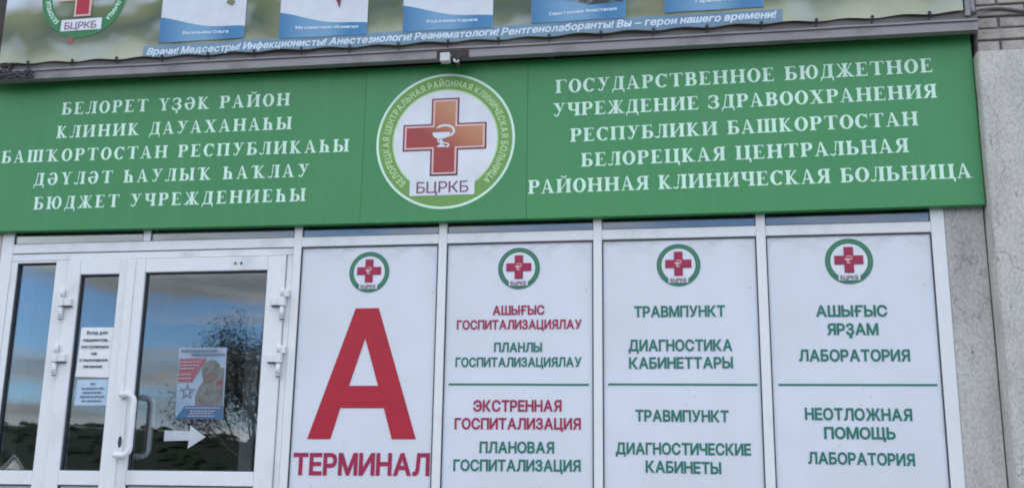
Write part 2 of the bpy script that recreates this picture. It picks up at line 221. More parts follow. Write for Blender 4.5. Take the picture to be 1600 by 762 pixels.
def serif_font():
    """roman capitals built from thick stems, hairlines, bowls and slab serifs; cap height 1"""
    T, t, s, o = 0.225, 0.085, 0.06, 0.085
    def rect(x0, y0, x1, y1): return [(x0, y0), (x1, y0), (x1, y1), (x0, y1)]
    def foot(x, w, y=0.0, d=1):
        r = [rect(x - o, y if d > 0 else y - s, x + w + o, y + s if d > 0 else y)]
        e = y + d * s
        r.append([(x - o * .75, e), (x, e), (x, e + d * .07)][::d])
        r.append([(x + w + o * .75, e), (x + w, e + d * .07), (x + w, e)][::d])
        return r
    def stem(x, w=T, y0=0.0, y1=1.0, top=True, bot=True):
        r = [rect(x, y0, x + w, y1)]
        if bot: r += foot(x, w, y0, 1)
        if top: r += foot(x, w, y1, -1)
        return r
    def arc(cx, cy, rx, ry, a0, a1, tx=T, ty=t, n=18):
        r = []
        for i in range(n):
            q = []
            for a, k in ((a0 + (a1 - a0) * i / n, 1), (a0 + (a1 - a0) * (i + 1) / n, 1),
                         (a0 + (a1 - a0) * (i + 1) / n, 0), (a0 + (a1 - a0) * i / n, 0)):
                c, d = math.cos(math.radians(a)), math.sin(math.radians(a))
                q.append((cx + c * (rx if k else rx - tx), cy + d * (ry if k else ry - ty)))
            ar = sum(q[j][0] * q[(j + 1) % 4][1] - q[(j + 1) % 4][0] * q[j][1] for j in range(4))
            r.append(q if ar > 0 else q[::-1])
        return r
    def diag(x0, y0, x1, y1, w): return [[(x0, y0), (x0 + w, y0), (x1 + w, y1), (x1, y1)]] if y1 > y0 else [[(x1, y1), (x1 + w, y1), (x0 + w, y0), (x0, y0)]]
    def bowl(x, y0, y1, w):
        h = y1 - y0
        r = [rect(x, y0, x + w * .45, y0 + t), rect(x, y1 - t, x + w * .45, y1)]
        return r + arc(x + w * .42, (y0 + y1) / 2, w * .58, h / 2, -90, 90)
    def tick(x, y, d, w=.06, h=.2):                       # beak of a hairline arm
        return [[(x - w, y), (x, y), (x, y + h)], [(x - w, y), (x, y + h), (x - w * .15, y + h)]] if d > 0 else [[(x - w, y), (x, y - h), (x, y)]]
    G = {}
    sx = o
    def stemO(x): return stem(x)
    def n_shape(gap=.36): return stem(sx) + stem(sx + T + gap), sx + T + gap + T + o
    G['Г'] = (stem(sx) + [rect(sx, 1 - s, .74, 1)] + tick(.74, 1, -1, .1, .3), .76)
    G['Б'] = (stem(sx) + [rect(sx, 1 - s, .66, 1)] + tick(.66, 1, -1, .09, .25) + bowl(sx + T, 0, .56, .46), .79)
    G['В'] = (stem(sx) + bowl(sx + T, .5, 1, .40) + bowl(sx + T, 0, .535, .46), .80)
    G['Р'] = (stem(sx) + bowl(sx + T, .45, 1, .44), .77)
    G['Ь'] = (stem(sx) + bowl(sx + T, 0, .55, .46), .79)
    G['Ы'] = (stem(sx) + bowl(sx + T, 0, .55, .44) + stem(.86), 1.16)
    G['Я'] = (stem(.50) + [[(.50 - (px - .0), py) for px, py in reversed(p)] for p in bowl(0, .45, 1, .44)] + diag(.0, 0, .26, .47, .2) + [rect(-.02, 0, .2, s)], .80)
    G['Е'] = (stem(sx) + [rect(sx, 0, .70, t), rect(sx, 1 - s, .67, 1), rect(sx + T, .48, .48, .53)] + tick(.67, 1, -1, .09, .26) + [[(.61, 0), (.74, .29), (.70, 0)]] + [rect(.46, .38, .50, .64)], .76)
    for ch, gap in (('П', .36), ('Н', .36), ('И', .38)):
        p, w = n_shape(gap)
        if ch == 'П': p = p + [rect(sx, 1 - s, w - o, 1)]
        if ch == 'Н': p = p + [rect(sx + T - .01, .47, w - o - T + .01, .47 + t)]
        if ch == 'И': p = p + [[(sx + T - .02, .12), (sx + T - .02, .24), (w - o - T + .02, .90), (w - o - T + .02, .78)]]
        G[ch] = (p, w)
    p, w = G['И']
    G['Й'] = (p + arc(w / 2, 1.24, .19, .17, 180, 360, .07, .09, 10), w)
    p, w = n_shape(.34)
    G['Ц'] = (p + [rect(sx, 0, w, s), [(w - .06, -.22), (w + .03, -.22), (w + .03, s), (w - .12, s)]], w + .02)
    p = stem(sx) + stem(sx + T + .22) + stem(sx + 2 * T + .44)
    G['Ш'] = (p + [rect(sx, 0, sx + 3 * T + .44, s)], sx + 3 * T + .44 + o)
    G['Ч'] = (stem(.56) + stem(sx, T, .55, 1.0, True, False) + arc(.36, .62, .275, .24, 180, 290, T, .08, 10) + [rect(.40, .38, .6, .38 + t + .01)], .85)
    G['Т'] = (stem(.33, T, 0, 1, False, True) + [rect(.02, 1 - s, .85, 1), [(.02, 1), (.02, .70), (.12, 1)], [(.85, 1), (.75, 1), (.85, .70)]], .87)
    G['О'] = (arc(.42, .5, .42, .52, 0, 360, T + .01, t, 36), .84)
    G['С'] = (arc(.43, .5, .43, .52, 42, 318, T + .01, t, 28) + [rect(.71, .66, .76, 1.0), [(.55, .90), (.72, .80), (.76, .98)], ], .80)
    G['Э'] = None
    G['К'] = (stem(sx) + [[(.26, .44), (.34, .44), (.60, .86), (.53, .90)], [(.36, .56), (.28, .48), (.56, 0), (.82, 0)]] + arc(.66, .85, .13, .14, 60, 200, .08, .09, 8) + [rect(.50, 0, .88, s)], .88)
    G['Ҡ'] = ([[(x + .16, y) for x, y in p] for p in G['К'][0]] + [rect(.0, 1 - s - .01, .3, 1), [(.0, 1), (.0, .74), (.09, 1)]], 1.04)
    zh = stem(.44) + [[(.46, .44), (.38, .44), (.14, .88), (.22, .90)], [(.64, .44), (.70, .44), (.94, .90), (.88, .90)],
                      [(.46, .54), (.46, .40), (.22, 0), (.0, 0)], [(.62, .40), (.62, .54), (1.10, 0), (.88, 0)]]
    zh += arc(.12, .87, .12, .13, -20, 120, .08, .08, 8) + arc(.97, .87, .12, .13, 60, 200, .08, .08, 8)
    G['Ж'] = (zh + [rect(-.04, 0, .28, s), rect(.82, 0, 1.14, s)], 1.10)
    G['А'] = ([[(.33, 1.02), (.43, 1.02), (.80, 0), (.56, 0)][::-1], [(.33, 1.02), (.38, .96), (.145, 0), (.075, 0)][::-1], rect(.20, .29, .60, .29 + t), rect(-.01, 0, .25, s), rect(.48, 0, .88, s)], .87)
    G['Л'] = (stem(.52) + [rect(.24, 1 - s, .72, 1), [(.30, 1), (.36, 1), (.30, .28), (.235, .30)][::-1]] + arc(.13, .13, .17, .15, 180, 385, .11, .075, 12), .81)
    G['Д'] = (stem(.52, T, 0, 1, True, False) + [rect(.22, 1 - s, .72, 1), [(.28, 1), (.345, 1), (.22, .04), (.14, .04)][::-1], rect(.06, 0, .80, t),
              [(.02, -.22), (.065, -.22), (.14, t), (.04, t)], [(.79, -.22), (.84, -.22), (.83, t), (.70, t)]], .86)
    G['З'] = (arc(.33, .745, .34, .275, -75, 150, T, t, 16) + arc(.33, .275, .38, .295, -155, 80, T + .01, t, 18) + [rect(.2, .47, .42, .54), [(.02, .70), (.08, .70), (.12, .92), (.04, .98)], [(-.0, .32), (.05, .34), (.12, .14), (.0, .06)][::-1]], .74)
    G['Ҙ'] = (G['З'][0] + [rect(.30, -.16, .40, .02)] + arc(.33, -.17, .12, .11, -120, 90, .09, .07, 8), .74)
    G['У'] = ([[(.10, 1), (.36, 1), (.56, .40), (.44, .30)][::-1], [(.68, 1), (.74, 1), (.44, .20), (.37, .22)][::-1], rect(.0, 1 - s, .44, 1), rect(.56, 1 - s, .86, 1)]
              + arc(.25, .15, .17, .17, 170, 400, .1, .08, 12), .86)
    G['Ү'] = (stem(.34, T, 0, .46, False, True) + [[(.09, 1), (.33, 1), (.53, .42), (.36, .42)][::-1], [(.68, 1), (.745, 1), (.52, .42), (.44, .42)][::-1], rect(.0, 1 - s, .42, 1), rect(.58, 1 - s, .86, 1)], .87)
    G['Х'] = ([[(.07, 1), (.32, 1), (.84, 0), (.58, 0)][::-1], [(.70, 1), (.77, 1), (.17, 0), (.095, 0)][::-1], rect(.0, 1 - s, .42, 1), rect(.55, 1 - s, .87, 1), rect(.0, 0, .30, s), rect(.48, 0, .92, s)], .92)
    G['Ә'] = (arc(.40, .5, .40, .52, -145, 140, T + .01, t, 28) + [rect(.06, .47, .62, .47 + t), [(.02, .40), (.06, .54), (.2, .50), (.16, .36)][::-1]] + arc(.40, .5, .40, .52, 180, 225, T, t, 8), .82)
    G['Һ'] = (stem(sx) + arc(.42, .36, .27, .27, 0, 125, T, .09, 12) + [rect(.69 - T, 0, .69, .37)] + foot(.69 - T, T, 0, 1), .80)
    G['Ю'] = (stem(sx) + [rect(.26, .47, .46, .47 + t)] + arc(.80, .5, .38, .52, 0, 360, T - .01, t, 32), 1.19)
    G['М'] = None
    return {k: v for k, v in G.items() if v}
SERIF = serif_font()

def area(l):
    return sum(l[i][0] * l[(i + 1) % len(l)][1] - l[(i + 1) % len(l)][0] * l[i][1] for i in range(len(l))) / 2

def winding(loops, px, py):
    w = 0
    for l in loops:
        x0, y0 = l[-1]
        for x1, y1 in l:
            if (y0 <= py) != (y1 <= py):
                c = (x1 - x0) * (py - y0) - (px - x0) * (y1 - y0)
                if y1 > y0 and c > 0: w += 1
                elif y1 <= y0 and c < 0: w -= 1
            x0, y0 = x1, y1
    return w

def fill(loops):
    """triangles of the non-zero winding union of closed loops"""
    vs_, es = [], []
    for l in loops:
        n0, n = len(vs_), len(l)
        es += [(n0 + i, n0 + (i + 1) % n) for i in range(n)]
        vs_ += [Vector(p) for p in l]
    r = delaunay_2d_cdt(vs_, es, [], 1, 1e-6)
    V = [tuple(v) for v in r[0]]
    tris = []
    for f in r[2]:
        cx, cy = sum(V[i][0] for i in f) / len(f), sum(V[i][1] for i in f) / len(f)
        if winding(loops, cx, cy) != 0:
            tris.append(f)
    return V, tris

def thinner(l, d):
    n, o = len(l), []
    for i in range(n):
        a, b_, c = l[i - 1], l[i], l[(i + 1) % n]
        e1, e2 = (b_[0] - a[0], b_[1] - a[1]), (c[0] - b_[0], c[1] - b_[1])
        l1, l2 = math.hypot(*e1) or 1, math.hypot(*e2) or 1
        nx, nz = -e1[1] / l1 - e2[1] / l2, e1[0] / l1 + e2[0] / l2
        k = 2 * d / max(.5, nx * nx + nz * nz)
        o.append((b_[0] + nx * k, b_[1] + nz * k))
    return o

_cache = {}
def glyph(ch, font):
    if (ch, font) not in _cache:
        if font == 'serif':
            loops, w = SERIF[ch]
            v, f = fill([l if area(l) > 0 else l[::-1] for l in loops])
        else:
            loops = [[(l[i] / 1000, (l[i + 1] + 37) / 1076) for i in range(0, len(l), 2)] for l in SANS[ch]]
            big = max(loops, key=lambda l: abs(area(l)))
            if area(big) < 0: loops = [l[::-1] for l in loops]
            if font == 'light': loops = [thinner(l, .042) for l in loops]
            v, f = fill(loops)
            w = max(p[0] for p in v)
        _cache[(ch, font)] = (v, f, w)
    return _cache[(ch, font)]

def layout(s, font, gap, space):
    x, items = 0.0, []
    for ch in s:
        if ch == ' ':
            x += space
            continue
        v, f, w = glyph(ch, font)
        items.append((x, v, f))
        x += w + gap
    return items, x - gap

def line_geo(s, font, x0, z0, x1, z1, h, slant=0.0, gap=0.072):
    """(verts, tris) in the facade plane for one line of writing"""
    W = math.hypot(x1 - x0, z1 - z0)
    if font == 'serif':
        items, w = layout(s, font, 0.0, 0.40)
        g = (W / h / 1.07 - w) / (len(s) - 1)
        items, w = layout(s, font, g, 0.40 + g)
    else:
        items, w = layout(s, font, gap, 0.36)
    k = W / w
    ux, uz = (x1 - x0) / W, (z1 - z0) / W
    V, F = [], []
    for x, v, f in items:
        b = len(V)
        for p in v:
            a = (x + p[0]) * k + slant * p[1] * h
            V.append((x0 + ux * a, z0 + uz * a + p[1] * h))
        F += [tuple(b + i for i in q) for q in f]
    return V, F

# ------------------------------------------------------------------ objects
ORIG = {}
def empty(name, loc):
    o = bpy.data.objects.new(name, None)
    COL.objects.link(o)
    o.location = loc
    o.empty_display_size = 0.1
    ORIG[o] = Vector(loc)
    return o

def tag(o, label=None, cat=None, group=None, kind=None):
    if label: o["label"] = label
    if cat: o["category"] = cat
    if group: o["group"] = group
    if kind: o["kind"] = kind
    return o

class MB:
    def __init__(self):
        self.bm = bmesh.new()
        self.mi = 0
    def face(self, pts):
        f = self.bm.faces.new([self.bm.verts.new(p) for p in pts])
        f.material_index = self.mi
        return f
    def mesh(self, V, F):
        vs_ = [self.bm.verts.new(p) for p in V]
        for q in F:
            try:
                f = self.bm.faces.new([vs_[i] for i in q]); f.material_index = self.mi
            except ValueError:
                pass
    def box(self, x0, x1, y0, y1, z0, z1, bev=0.0, seg=2, rot=None, about=None):
        r = bmesh.ops.create_cube(self.bm, size=1.0)
        vs_ = r['verts']
        for v in vs_:
            v.co = Vector(((x0 + x1) / 2 + v.co.x * (x1 - x0), (y0 + y1) / 2 + v.co.y * (y1 - y0), (z0 + z1) / 2 + v.co.z * (z1 - z0)))
        fs = set(f for v in vs_ for f in v.link_faces)
        for f in fs: f.material_index = self.mi
        if bev:
            es = list(set(e for v in vs_ for e in v.link_edges))
            r2 = bmesh.ops.bevel(self.bm, geom=es, offset=bev, segments=seg, affect='EDGES', clamp_overlap=True, profile=0.5)
            for f in r2['faces']: f.material_index = self.mi
            vs_ = list(set(v for f in r2['faces'] for v in f.verts))
        if rot:
            bmesh.ops.rotate(self.bm, verts=vs_, cent=about, matrix=rot)
        return self
    def prism(self, pts, y0, y1):
        """outline in (x, z), counter-clockwise, between two depths; y0 is the front"""
        n = len(pts)
        if area(pts) < 0: pts = pts[::-1]
        a = [self.bm.verts.new((p[0], y0, p[1])) for p in pts]
        b = [self.bm.verts.new((p[0], y1, p[1])) for p in pts]
        fs = [self.bm.faces.new(a), self.bm.faces.new(b[::-1])]
        for i in range(n):
            j = (i + 1) % n
            fs.append(self.bm.faces.new((a[j], a[i], b[i], b[j])))
        for f in fs: f.material_index = self.mi
        return self
    def tube(self, path, r, n=10, caps=True):
        path = [Vector(p) for p in path]
        rings = []
        up = None
        for i, p in enumerate(path):
            d = (path[min(i + 1, len(path) - 1)] - path[max(i - 1, 0)]).normalized()
            if up is None:
                up = d.orthogonal().normalized()
            up = (up - d * up.dot(d)).normalized()
            sd = d.cross(up)
            rr = r[i] if isinstance(r, (list, tuple)) else r
            rings.append([self.bm.verts.new(p + (up * math.cos(2 * math.pi * k / n) + sd * math.sin(2 * math.pi * k / n)) * rr) for k in range(n)])
        for a, b in zip(rings, rings[1:]):
            for k in range(n):
                f = self.bm.faces.new((a[k], a[(k + 1) % n], b[(k + 1) % n], b[k])); f.smooth = True; f.material_index = self.mi
        if caps:
            for q in (rings[0][::-1], rings[-1]):
                f = self.bm.faces.new(q); f.material_index = self.mi
        return self
    def build(self, name, mats, parent=None, smooth=False):
        if not isinstance(mats, (list, tuple)): mats = [mats]
        bm = self.bm
        if bm.verts:
            lo = Vector([min(v.co[i] for v in bm.verts) for i in range(3)])
            hi = Vector([max(v.co[i] for v in bm.verts) for i in range(3)])
            c = (lo + hi) / 2
            c.z = lo.z
        else:
            c = Vector()
        bmesh.ops.translate(bm, verts=bm.verts, vec=-c)
        bm.normal_update()
        me = bpy.data.meshes.new(name)
        bm.to_mesh(me)
        bm.free()
        for q in mats: me.materials.append(q)
        if smooth:
            for p in me.polygons: p.use_smooth = True
        o = bpy.data.objects.new(name, me)
        COL.objects.link(o)
        ORIG[o] = c
        if parent:
            o.parent = parent
            o.location = c - ORIG[parent]
        else:
            o.location = c
        return o

def flat(V, y, fy=None):
    return [(p[0], (fy(p[0], p[1]) if fy else 0.0) + y, p[1]) for p in V]

def lettering(parent, s, x0, z0, x1, z1, h, y, mat, font='sans', slant=0.0, fy=None, name='lettering', label=None):
    V, F = line_geo(s, font, x0, z0, x1, z1, h, slant)
    b = MB()
    b.mesh(flat(V, y, fy), F)
    o = b.build(name, mat, parent)
    if label: o["label"] = label
    return o

def annulus(b, cx, cz, r0, r1, y, fy=None, a0=0, a1=360, n=72, sx=1.0):
    k = max(6, int(n * abs(a1 - a0) / 360))
    for i in range(k):
        A = [math.radians(a0 + (a1 - a0) * j / k) for j in (i, i + 1)]
        P = [(cx + r * math.cos(a) * sx, cz + r * math.sin(a)) for a, r in ((A[0], r0), (A[0], r1), (A[1], r1), (A[1], r0))]
        if r0 < 1e-6: P = P[1:]
        b.face(flat(P, y, fy))

# ------------------------------------------------------------------ more materials
def green_sign(k):
    M = Mat("green_vinyl", (0.045, 0.27, 0.095, 1), 0.36, 0.45)
    v = M.coords()
    f = M.noise(v, 0.9, 3)
    c = M.ramp(f, [(0.34, (0.036 * k, 0.243 * k, 0.074 * k, 1)), (0.66, (0.050 * k, 0.266 * k, 0.083 * k, 1))])
    s = M.noise(M.coords((9, 1, 0.5)), 1.6, 5, 0.6)                # faded run marks
    c = M.mix(M.ramp(s, [(0.52, (0, 0, 0, 1)), (0.74, (0.45, 0.45, 0.45, 1))]), c, (0.070, 0.285, 0.11, 1))
    d = M.noise(v, 46, 2, 0.4)
    c = M.mix(M.ramp(d, [(0.71, (0, 0, 0, 1)), (0.77, (0.35, 0.35, 0.35, 1))]), c, (0.16, 0.30, 0.20, 1))
    M.base(c)
    M.bump(M.noise(M.coords((1.2, 1, 3.0)), 2.2, 3), 0.2, 0.012)
    return M.m
GREENS = [green_sign(k) for k in (0.97, 1.0, 1.05)]
MINT = plain("mint_lettering", (0.68, 0.93, 0.76, 1), 0.45)
LIME = plain("lime_print", (0.17, 0.36, 0.085, 1), 0.4)
LIME_PALE = plain("pale_lime_print", (0.52, 0.72, 0.36, 1), 0.4)
WHITE_PRINT = plain("white_print", (0.76, 0.79, 0.83, 1), 0.4)
PURPLE = plain("purple_grey_print", (0.20, 0.070, 0.135, 1), 0.45)
MAROON = plain("maroon_print", (0.20, 0.022, 0.045, 1), 0.4)
PINKWHITE = plain("pale_pink_print", (0.80, 0.55, 0.52, 1), 0.4)
RED = plain("red_vinyl", (0.45, 0.012, 0.034, 1), 0.4)
RED_TEXT = plain("crimson_vinyl", (0.37, 0.016, 0.075, 1), 0.45)
TEAL = plain("dark_green_vinyl", (0.020, 0.18, 0.135, 1), 0.45)
EMB_GREEN = plain("emblem_green_print", (0.040, 0.19, 0.115, 1), 0.45)
BAN_GREEN = plain("banner_green_print", (0.035, 0.21, 0.075, 1), 0.45)

def copper_cross():
    M = Mat("red_copper_print", (0.4, 0.04, 0.03, 1), 0.38, 0.5)
    tcn = M.n("ShaderNodeTexCoord")
    sp = M.n("ShaderNodeSeparateXYZ")
    M.l(tcn.outputs['Generated'], sp.inputs[0])
    mt = M.n("ShaderNodeMath", operation='MULTIPLY_ADD')
    M.l(sp.outputs[0], mt.inputs[0]); mt.inputs[1].default_value = 0.5
    m2 = M.n("ShaderNodeMath", operation='MULTIPLY')
    M.l(sp.outputs[2], m2.inputs[0]); m2.inputs[1].default_value = 0.62
    M.l(m2.outputs[0], mt.inputs[2])
    M.base(M.ramp(mt.outputs[0], [(0.0, (0.36, 0.020, 0.030, 1)), (0.48, (0.34, 0.040, 0.035, 1)), (0.66, (0.48, 0.16, 0.075, 1)), (1.0, (0.60, 0.34, 0.19, 1))]))
    return M.m
COPPER = copper_cross()

STUCCO = worn("pink_plaster", (0.56, 0.49, 0.45, 1), (0.42, 0.38, 0.36, 1), 3, 0.3, 0.6, 0.9, 0.2, bump=0.4)
def roughcast(name, a, b, streak):
    M = Mat(name, a, 0.94, 0.15)
    c = M.ramp(M.noise(M.coords((1, 1, 0.6)), 5, 8, 0.7), [(0.32, b), (0.58, a)])
    f2 = M.noise(M.coords((1, 1, 0.55)), 95, 5, 0.75)
    c = M.mix(1.0, c, M.ramp(f2, [(0.36, (streak,) * 3 + (1,)), (0.56, (1, 1, 1, 1))]), 'MULTIPLY')
    f3 = M.noise(M.coords((1, 1, 0.3)), 30, 6, 0.75)
    c = M.mix(1.0, c, M.ramp(f3, [(0.33, (0.45, 0.45, 0.45, 1)), (0.39, (1, 1, 1, 1))]), 'MULTIPLY')
    # broad damp stains running down, and a few hairline cracks
    st_ = M.noise(M.coords((1, 1, 0.28)), 3.4, 5, 0.6)
    c = M.mix(1.0, c, M.ramp(st_, [(0.34, (0.80, 0.79, 0.78, 1)), (0.48, (0.97, 0.97, 0.96, 1)), (0.62, (1.06, 1.05, 1.02, 1))]), 'MULTIPLY')
    wv = M.n("ShaderNodeTexVoronoi"); wv.feature = 'DISTANCE_TO_EDGE'; wv.inputs['Scale'].default_value = 2.3
    dv = M.n("ShaderNodeVectorMath", operation='ADD')
    M.l(M.coords((1, 1, 0.5)), dv.inputs[0])
    nc = M.n("ShaderNodeTexNoise"); nc.inputs['Scale'].default_value = 7; nc.inputs['Detail'].default_value = 6
    M.l(M.coords(), nc.inputs['Vector'])
    sc_ = M.n("ShaderNodeVectorMath", operation='SCALE'); M.l(nc.outputs['Color'], sc_.inputs[0]); sc_.inputs['Scale'].default_value = 0.22
    M.l(sc_.outputs[0], dv.inputs[1]); M.l(dv.outputs[0], wv.inputs['Vector'])
    c = M.mix(M.ramp(wv.outputs['Distance'], [(0.0, (.55, .55, .55, 1)), (0.009, (0, 0, 0, 1))]), c, (0.20, 0.19, 0.18, 1))
    M.base(c)
    M.bump(M.noise(M.coords((1, 1, 0.7)), 110, 8, 0.75), 0.8, 0.006)
    return M.m
PIERMAT = roughcast("light_roughcast", (0.66, 0.64, 0.60, 1), (0.52, 0.505, 0.475, 1), 0.70)
STRIPMAT = roughcast("grey_roughcast", (0.68, 0.66, 0.62, 1), (0.56, 0.54, 0.51, 1), 0.70)
BRICK = worn("silicate_brick", (0.50, 0.455, 0.405, 1), (0.33, 0.30, 0.27, 1), 9, 0.3, 0.62, 0.95, 0.15, bump=0.5, fine=(70, 0.72))
MORTAR = worn("dark_mortar", (0.20, 0.185, 0.17, 1), (0.11, 0.10, 0.10, 1), 14, 0.3, 0.6, 0.95, 0.1, bump=0.6)
STEEL = worn("mauve_grey_paint", (0.30, 0.28, 0.285, 1), (0.16, 0.145, 0.14, 1), 6, 0.28, 0.5, 0.5, 0.4, (0.6, 1, 1), bump=0.1)
STEEL_DARK = worn("rusty_dark_steel", (0.075, 0.060, 0.055, 1), (0.04, 0.03, 0.028, 1), 9, 0.3, 0.6, 0.8, 0.3, bump=0.3)
CABLE = plain("black_cable", (0.055, 0.055, 0.06, 1), 0.6)
SUN_BLOCK_MAT = plain("sun_block_felt", (0.08, 0.08, 0.08, 1), 0.9)
PAPER = plain("white_paper", (0.86, 0.87, 0.88, 1), 0.7)
PAPER_BLUE = plain("pale_blue_paper", (0.50, 0.64, 0.78, 1), 0.7)
INK = plain("black_ink", (0.045, 0.05, 0.06, 1), 0.7)
INK_SOFT = plain("soft_ink", (0.16, 0.20, 0.26, 1), 0.7)

def glass(name, fac, tint):
    mm = bpy.data.materials.new(name)
    mm.use_nodes = True
    t = mm.node_tree
    t.nodes.clear()
    out = t.nodes.new("ShaderNodeOutputMaterial")
    tr = t.nodes.new("ShaderNodeBsdfTransparent"); tr.inputs[0].default_value = tint
    gl = t.nodes.new("ShaderNodeBsdfGlossy"); gl.inputs['Roughness'].default_value = 0.015
    gl.inputs['Color'].default_value = (0.93, 0.97, 1.0, 1)
    fr = t.nodes.new("ShaderNodeFresnel"); fr.inputs[0].default_value = 1.52
    mu = t.nodes.new("ShaderNodeMath"); mu.operation = 'MULTIPLY'; mu.inputs[1].default_value = fac; mu.use_clamp = True
    ms = t.nodes.new("ShaderNodeMixShader")
    tcn = t.nodes.new("ShaderNodeTexCoord")
    nz_ = t.nodes.new("ShaderNodeTexNoise"); nz_.inputs['Scale'].default_value = 3.0; nz_.inputs['Detail'].default_value = 1
    bp_ = t.nodes.new("ShaderNodeBump"); bp_.inputs['Strength'].default_value = 0.03; bp_.inputs['Distance'].default_value = 0.02
    k = t.links.new
    k(tcn.outputs['Object'], nz_.inputs['Vector'])
    k(nz_.outputs['Fac'], bp_.inputs['Height'])
    k(bp_.outputs[0], gl.inputs['Normal'])
    k(fr.outputs[0], mu.inputs[0]); k(mu.outputs[0], ms.inputs[0])
    k(tr.outputs[0], ms.inputs[1]); k(gl.outputs[0], ms.inputs[2]); k(ms.outputs[0], out.inputs[0])
    return mm
GLASS = glass("double_glazing", 1.75, (0.92, 0.95, 0.96, 1))

# ------------------------------------------------------------------ ground, hills
def hash2(i, j):
    v = math.sin(i * 127.1 + j * 311.7) * 43758.5453
    return v - math.floor(v)
def vnoise(x, y):
    i, j = math.floor(x), math.floor(y)
    fx, fy = x - i, y - j
    fx, fy = fx * fx * (3 - 2 * fx), fy * fy * (3 - 2 * fy)
    a = hash2(i, j) * (1 - fx) + hash2(i + 1, j) * fx
    b = hash2(i, j + 1) * (1 - fx) + hash2(i + 1, j + 1) * fx
    return a * (1 - fy) + b * fy
def sstep(a, b, x):
    t = min(1, max(0, (x - a) / (b - a)))
    return t * t * (3 - 2 * t)
def height(x, y):
    d = -y
    if d < 22: return 0.0
    ridge = 8.5 + 6.5 * sstep(-60, -150, x) + 2.2 * (vnoise(x / 37, 3.3) - .5) + 3 * sstep(60, 200, x)
    h = 1.5 * sstep(22, 90, d) + ridge * sstep(150, 222, d) - 6 * sstep(260, 420, d)
    return h
def ground_mat():
    M = Mat("yard_ground", (0.06, 0.06, 0.06, 1), 0.95, 0.2)
    tcn = M.n("ShaderNodeTexCoord")
    sp = M.n("ShaderNodeSeparateXYZ"); M.l(tcn.outputs['Object'], sp.inputs[0])
    f = M.noise(tcn.outputs['Object'], 0.8, 8, 0.6)
    asph = M.ramp(f, [(0.3, (0.045, 0.045, 0.047, 1)), (0.7, (0.085, 0.083, 0.08, 1))])
    g = M.noise(tcn.outputs['Object'], 0.05, 8, 0.7)
    grass = M.ramp(g, [(0.35, (0.012, 0.017, 0.011, 1)), (0.65, (0.015, 0.020, 0.012, 1))])
    a = M.n("ShaderNodeMath", operation='LESS_THAN'); M.l(sp.outputs[1], a.inputs[0]); a.inputs[1].default_value = GROUND_EDGE
    M.base(M.mix(a.outputs[0], asph, grass))
    M.bump(M.noise(tcn.outputs['Object'], 40, 4), 0.3, 0.01)
    return M.m
ys = [60, 20, 5, 0, -3, -6, -10, -16, -22] + [-22 - 8 * k for k in range(1, 51)] + [-500, -700, -1000, -1600]
xs = [-1600, -1000, -700, -500] + list(range(-400, 401, 12)) + [500, 700, 1000, 1600]
b = MB()
V = [(x, y, height(x, y)) for y in ys for x in xs]
n = len(xs)
b.mesh(V, [(j * n + i, (j + 1) * n + i, (j + 1) * n + i + 1, j * n + i + 1) for j in range(len(ys) - 1) for i in range(n - 1)])
GROUND_EDGE = -18.0 - (-770.0)
g = b.build("ground", ground_mat(), smooth=True)
tag(g, "grey asphalt yard running out to grassy slopes", "ground", kind="structure")

# dark wood on the ridge opposite, seen mirrored in the door glass
b = MB()
FOREST = worn("forest_leaves", (0.024, 0.036, 0.022, 1), (0.018, 0.028, 0.018, 1), 0.02, 0.35, 0.6, 1.0, 0.0)
rng = random.Random(5)
for k in range(2600):
    x = rng.uniform(-330, 120); y = -rng.uniform(60, 225)
    if abs(x + 3.7 + 98.6 * -y / 148) < 7 and y > -158: continue
    h = rng.uniform(.7, 1.3); r = h * rng.uniform(1.0, 1.7)
    z = height(x, y)
    v0 = [(x + r * math.cos(a + rng.random() * .5) * rng.uniform(.7, 1.2), y + r * math.sin(a), z + h * e) for e, a in [(.15, i * 1.05) for i in range(6)]]
    v1 = [(x + r * .75 * math.cos(a + .4) * rng.uniform(.6, 1.2), y + r * .75 * math.sin(a + .4), z + h * rng.uniform(.5, .75)) for a in [i * 1.05 for i in range(6)]]
    VV = v0 + v1 + [(x + rng.uniform(-.2, .2), y, z + h)]
    FF = [(i, (i + 1) % 6, 6 + (i + 1) % 6, 6 + i) for i in range(6)] + [(6 + i, 6 + (i + 1) % 6, 12) for i in range(6)]
    b.mesh(VV, FF)
tag(b.build("forest", FOREST), "dark wood covering the ridge opposite the entrance", "forest", kind="stuff")

# ------------------------------------------------------------------ the house and tree mirrored in the glass
HX, HY = -102.3, -148.0
hz = 4.3
house = tag(empty("gable_house", (HX, HY, hz)), "small pale house with a steep gable below the ridge", "house")
b = MB(); b.box(HX - 1.5, HX + 1.5, HY - 5, HY, hz - 1.5, hz + .9)
b.prism([(HX - 1.5, hz + .9), (HX + 1.5, hz + .9), (HX, hz + 2.3)], HY - .3, HY)
b.build("wall", plain("house_plaster", (0.62, 0.62, 0.60, 1), 0.9), house)
b = MB()
for s in (-1, 1):
    b.prism([(HX + s * 1.8, hz + .7), (HX, hz + 2.4), (HX, hz + 2.6), (HX + s * 1.95, hz + .78)], HY - 5.4, HY + .3)
b.build("roof", plain("house_roof", (0.42, 0.42, 0.43, 1), 0.8), house)
for s in (-1, 1):
    b = MB(); b.box(HX + s * .65 - .3, HX + s * .65 + .3, HY + .002, HY + .06, hz - .1, hz + .8)
    b.build("window", plain("house_window", (0.05, 0.06, 0.07, 1), 0.2), house)
house.rotation_euler = (0, 0, -0.587)

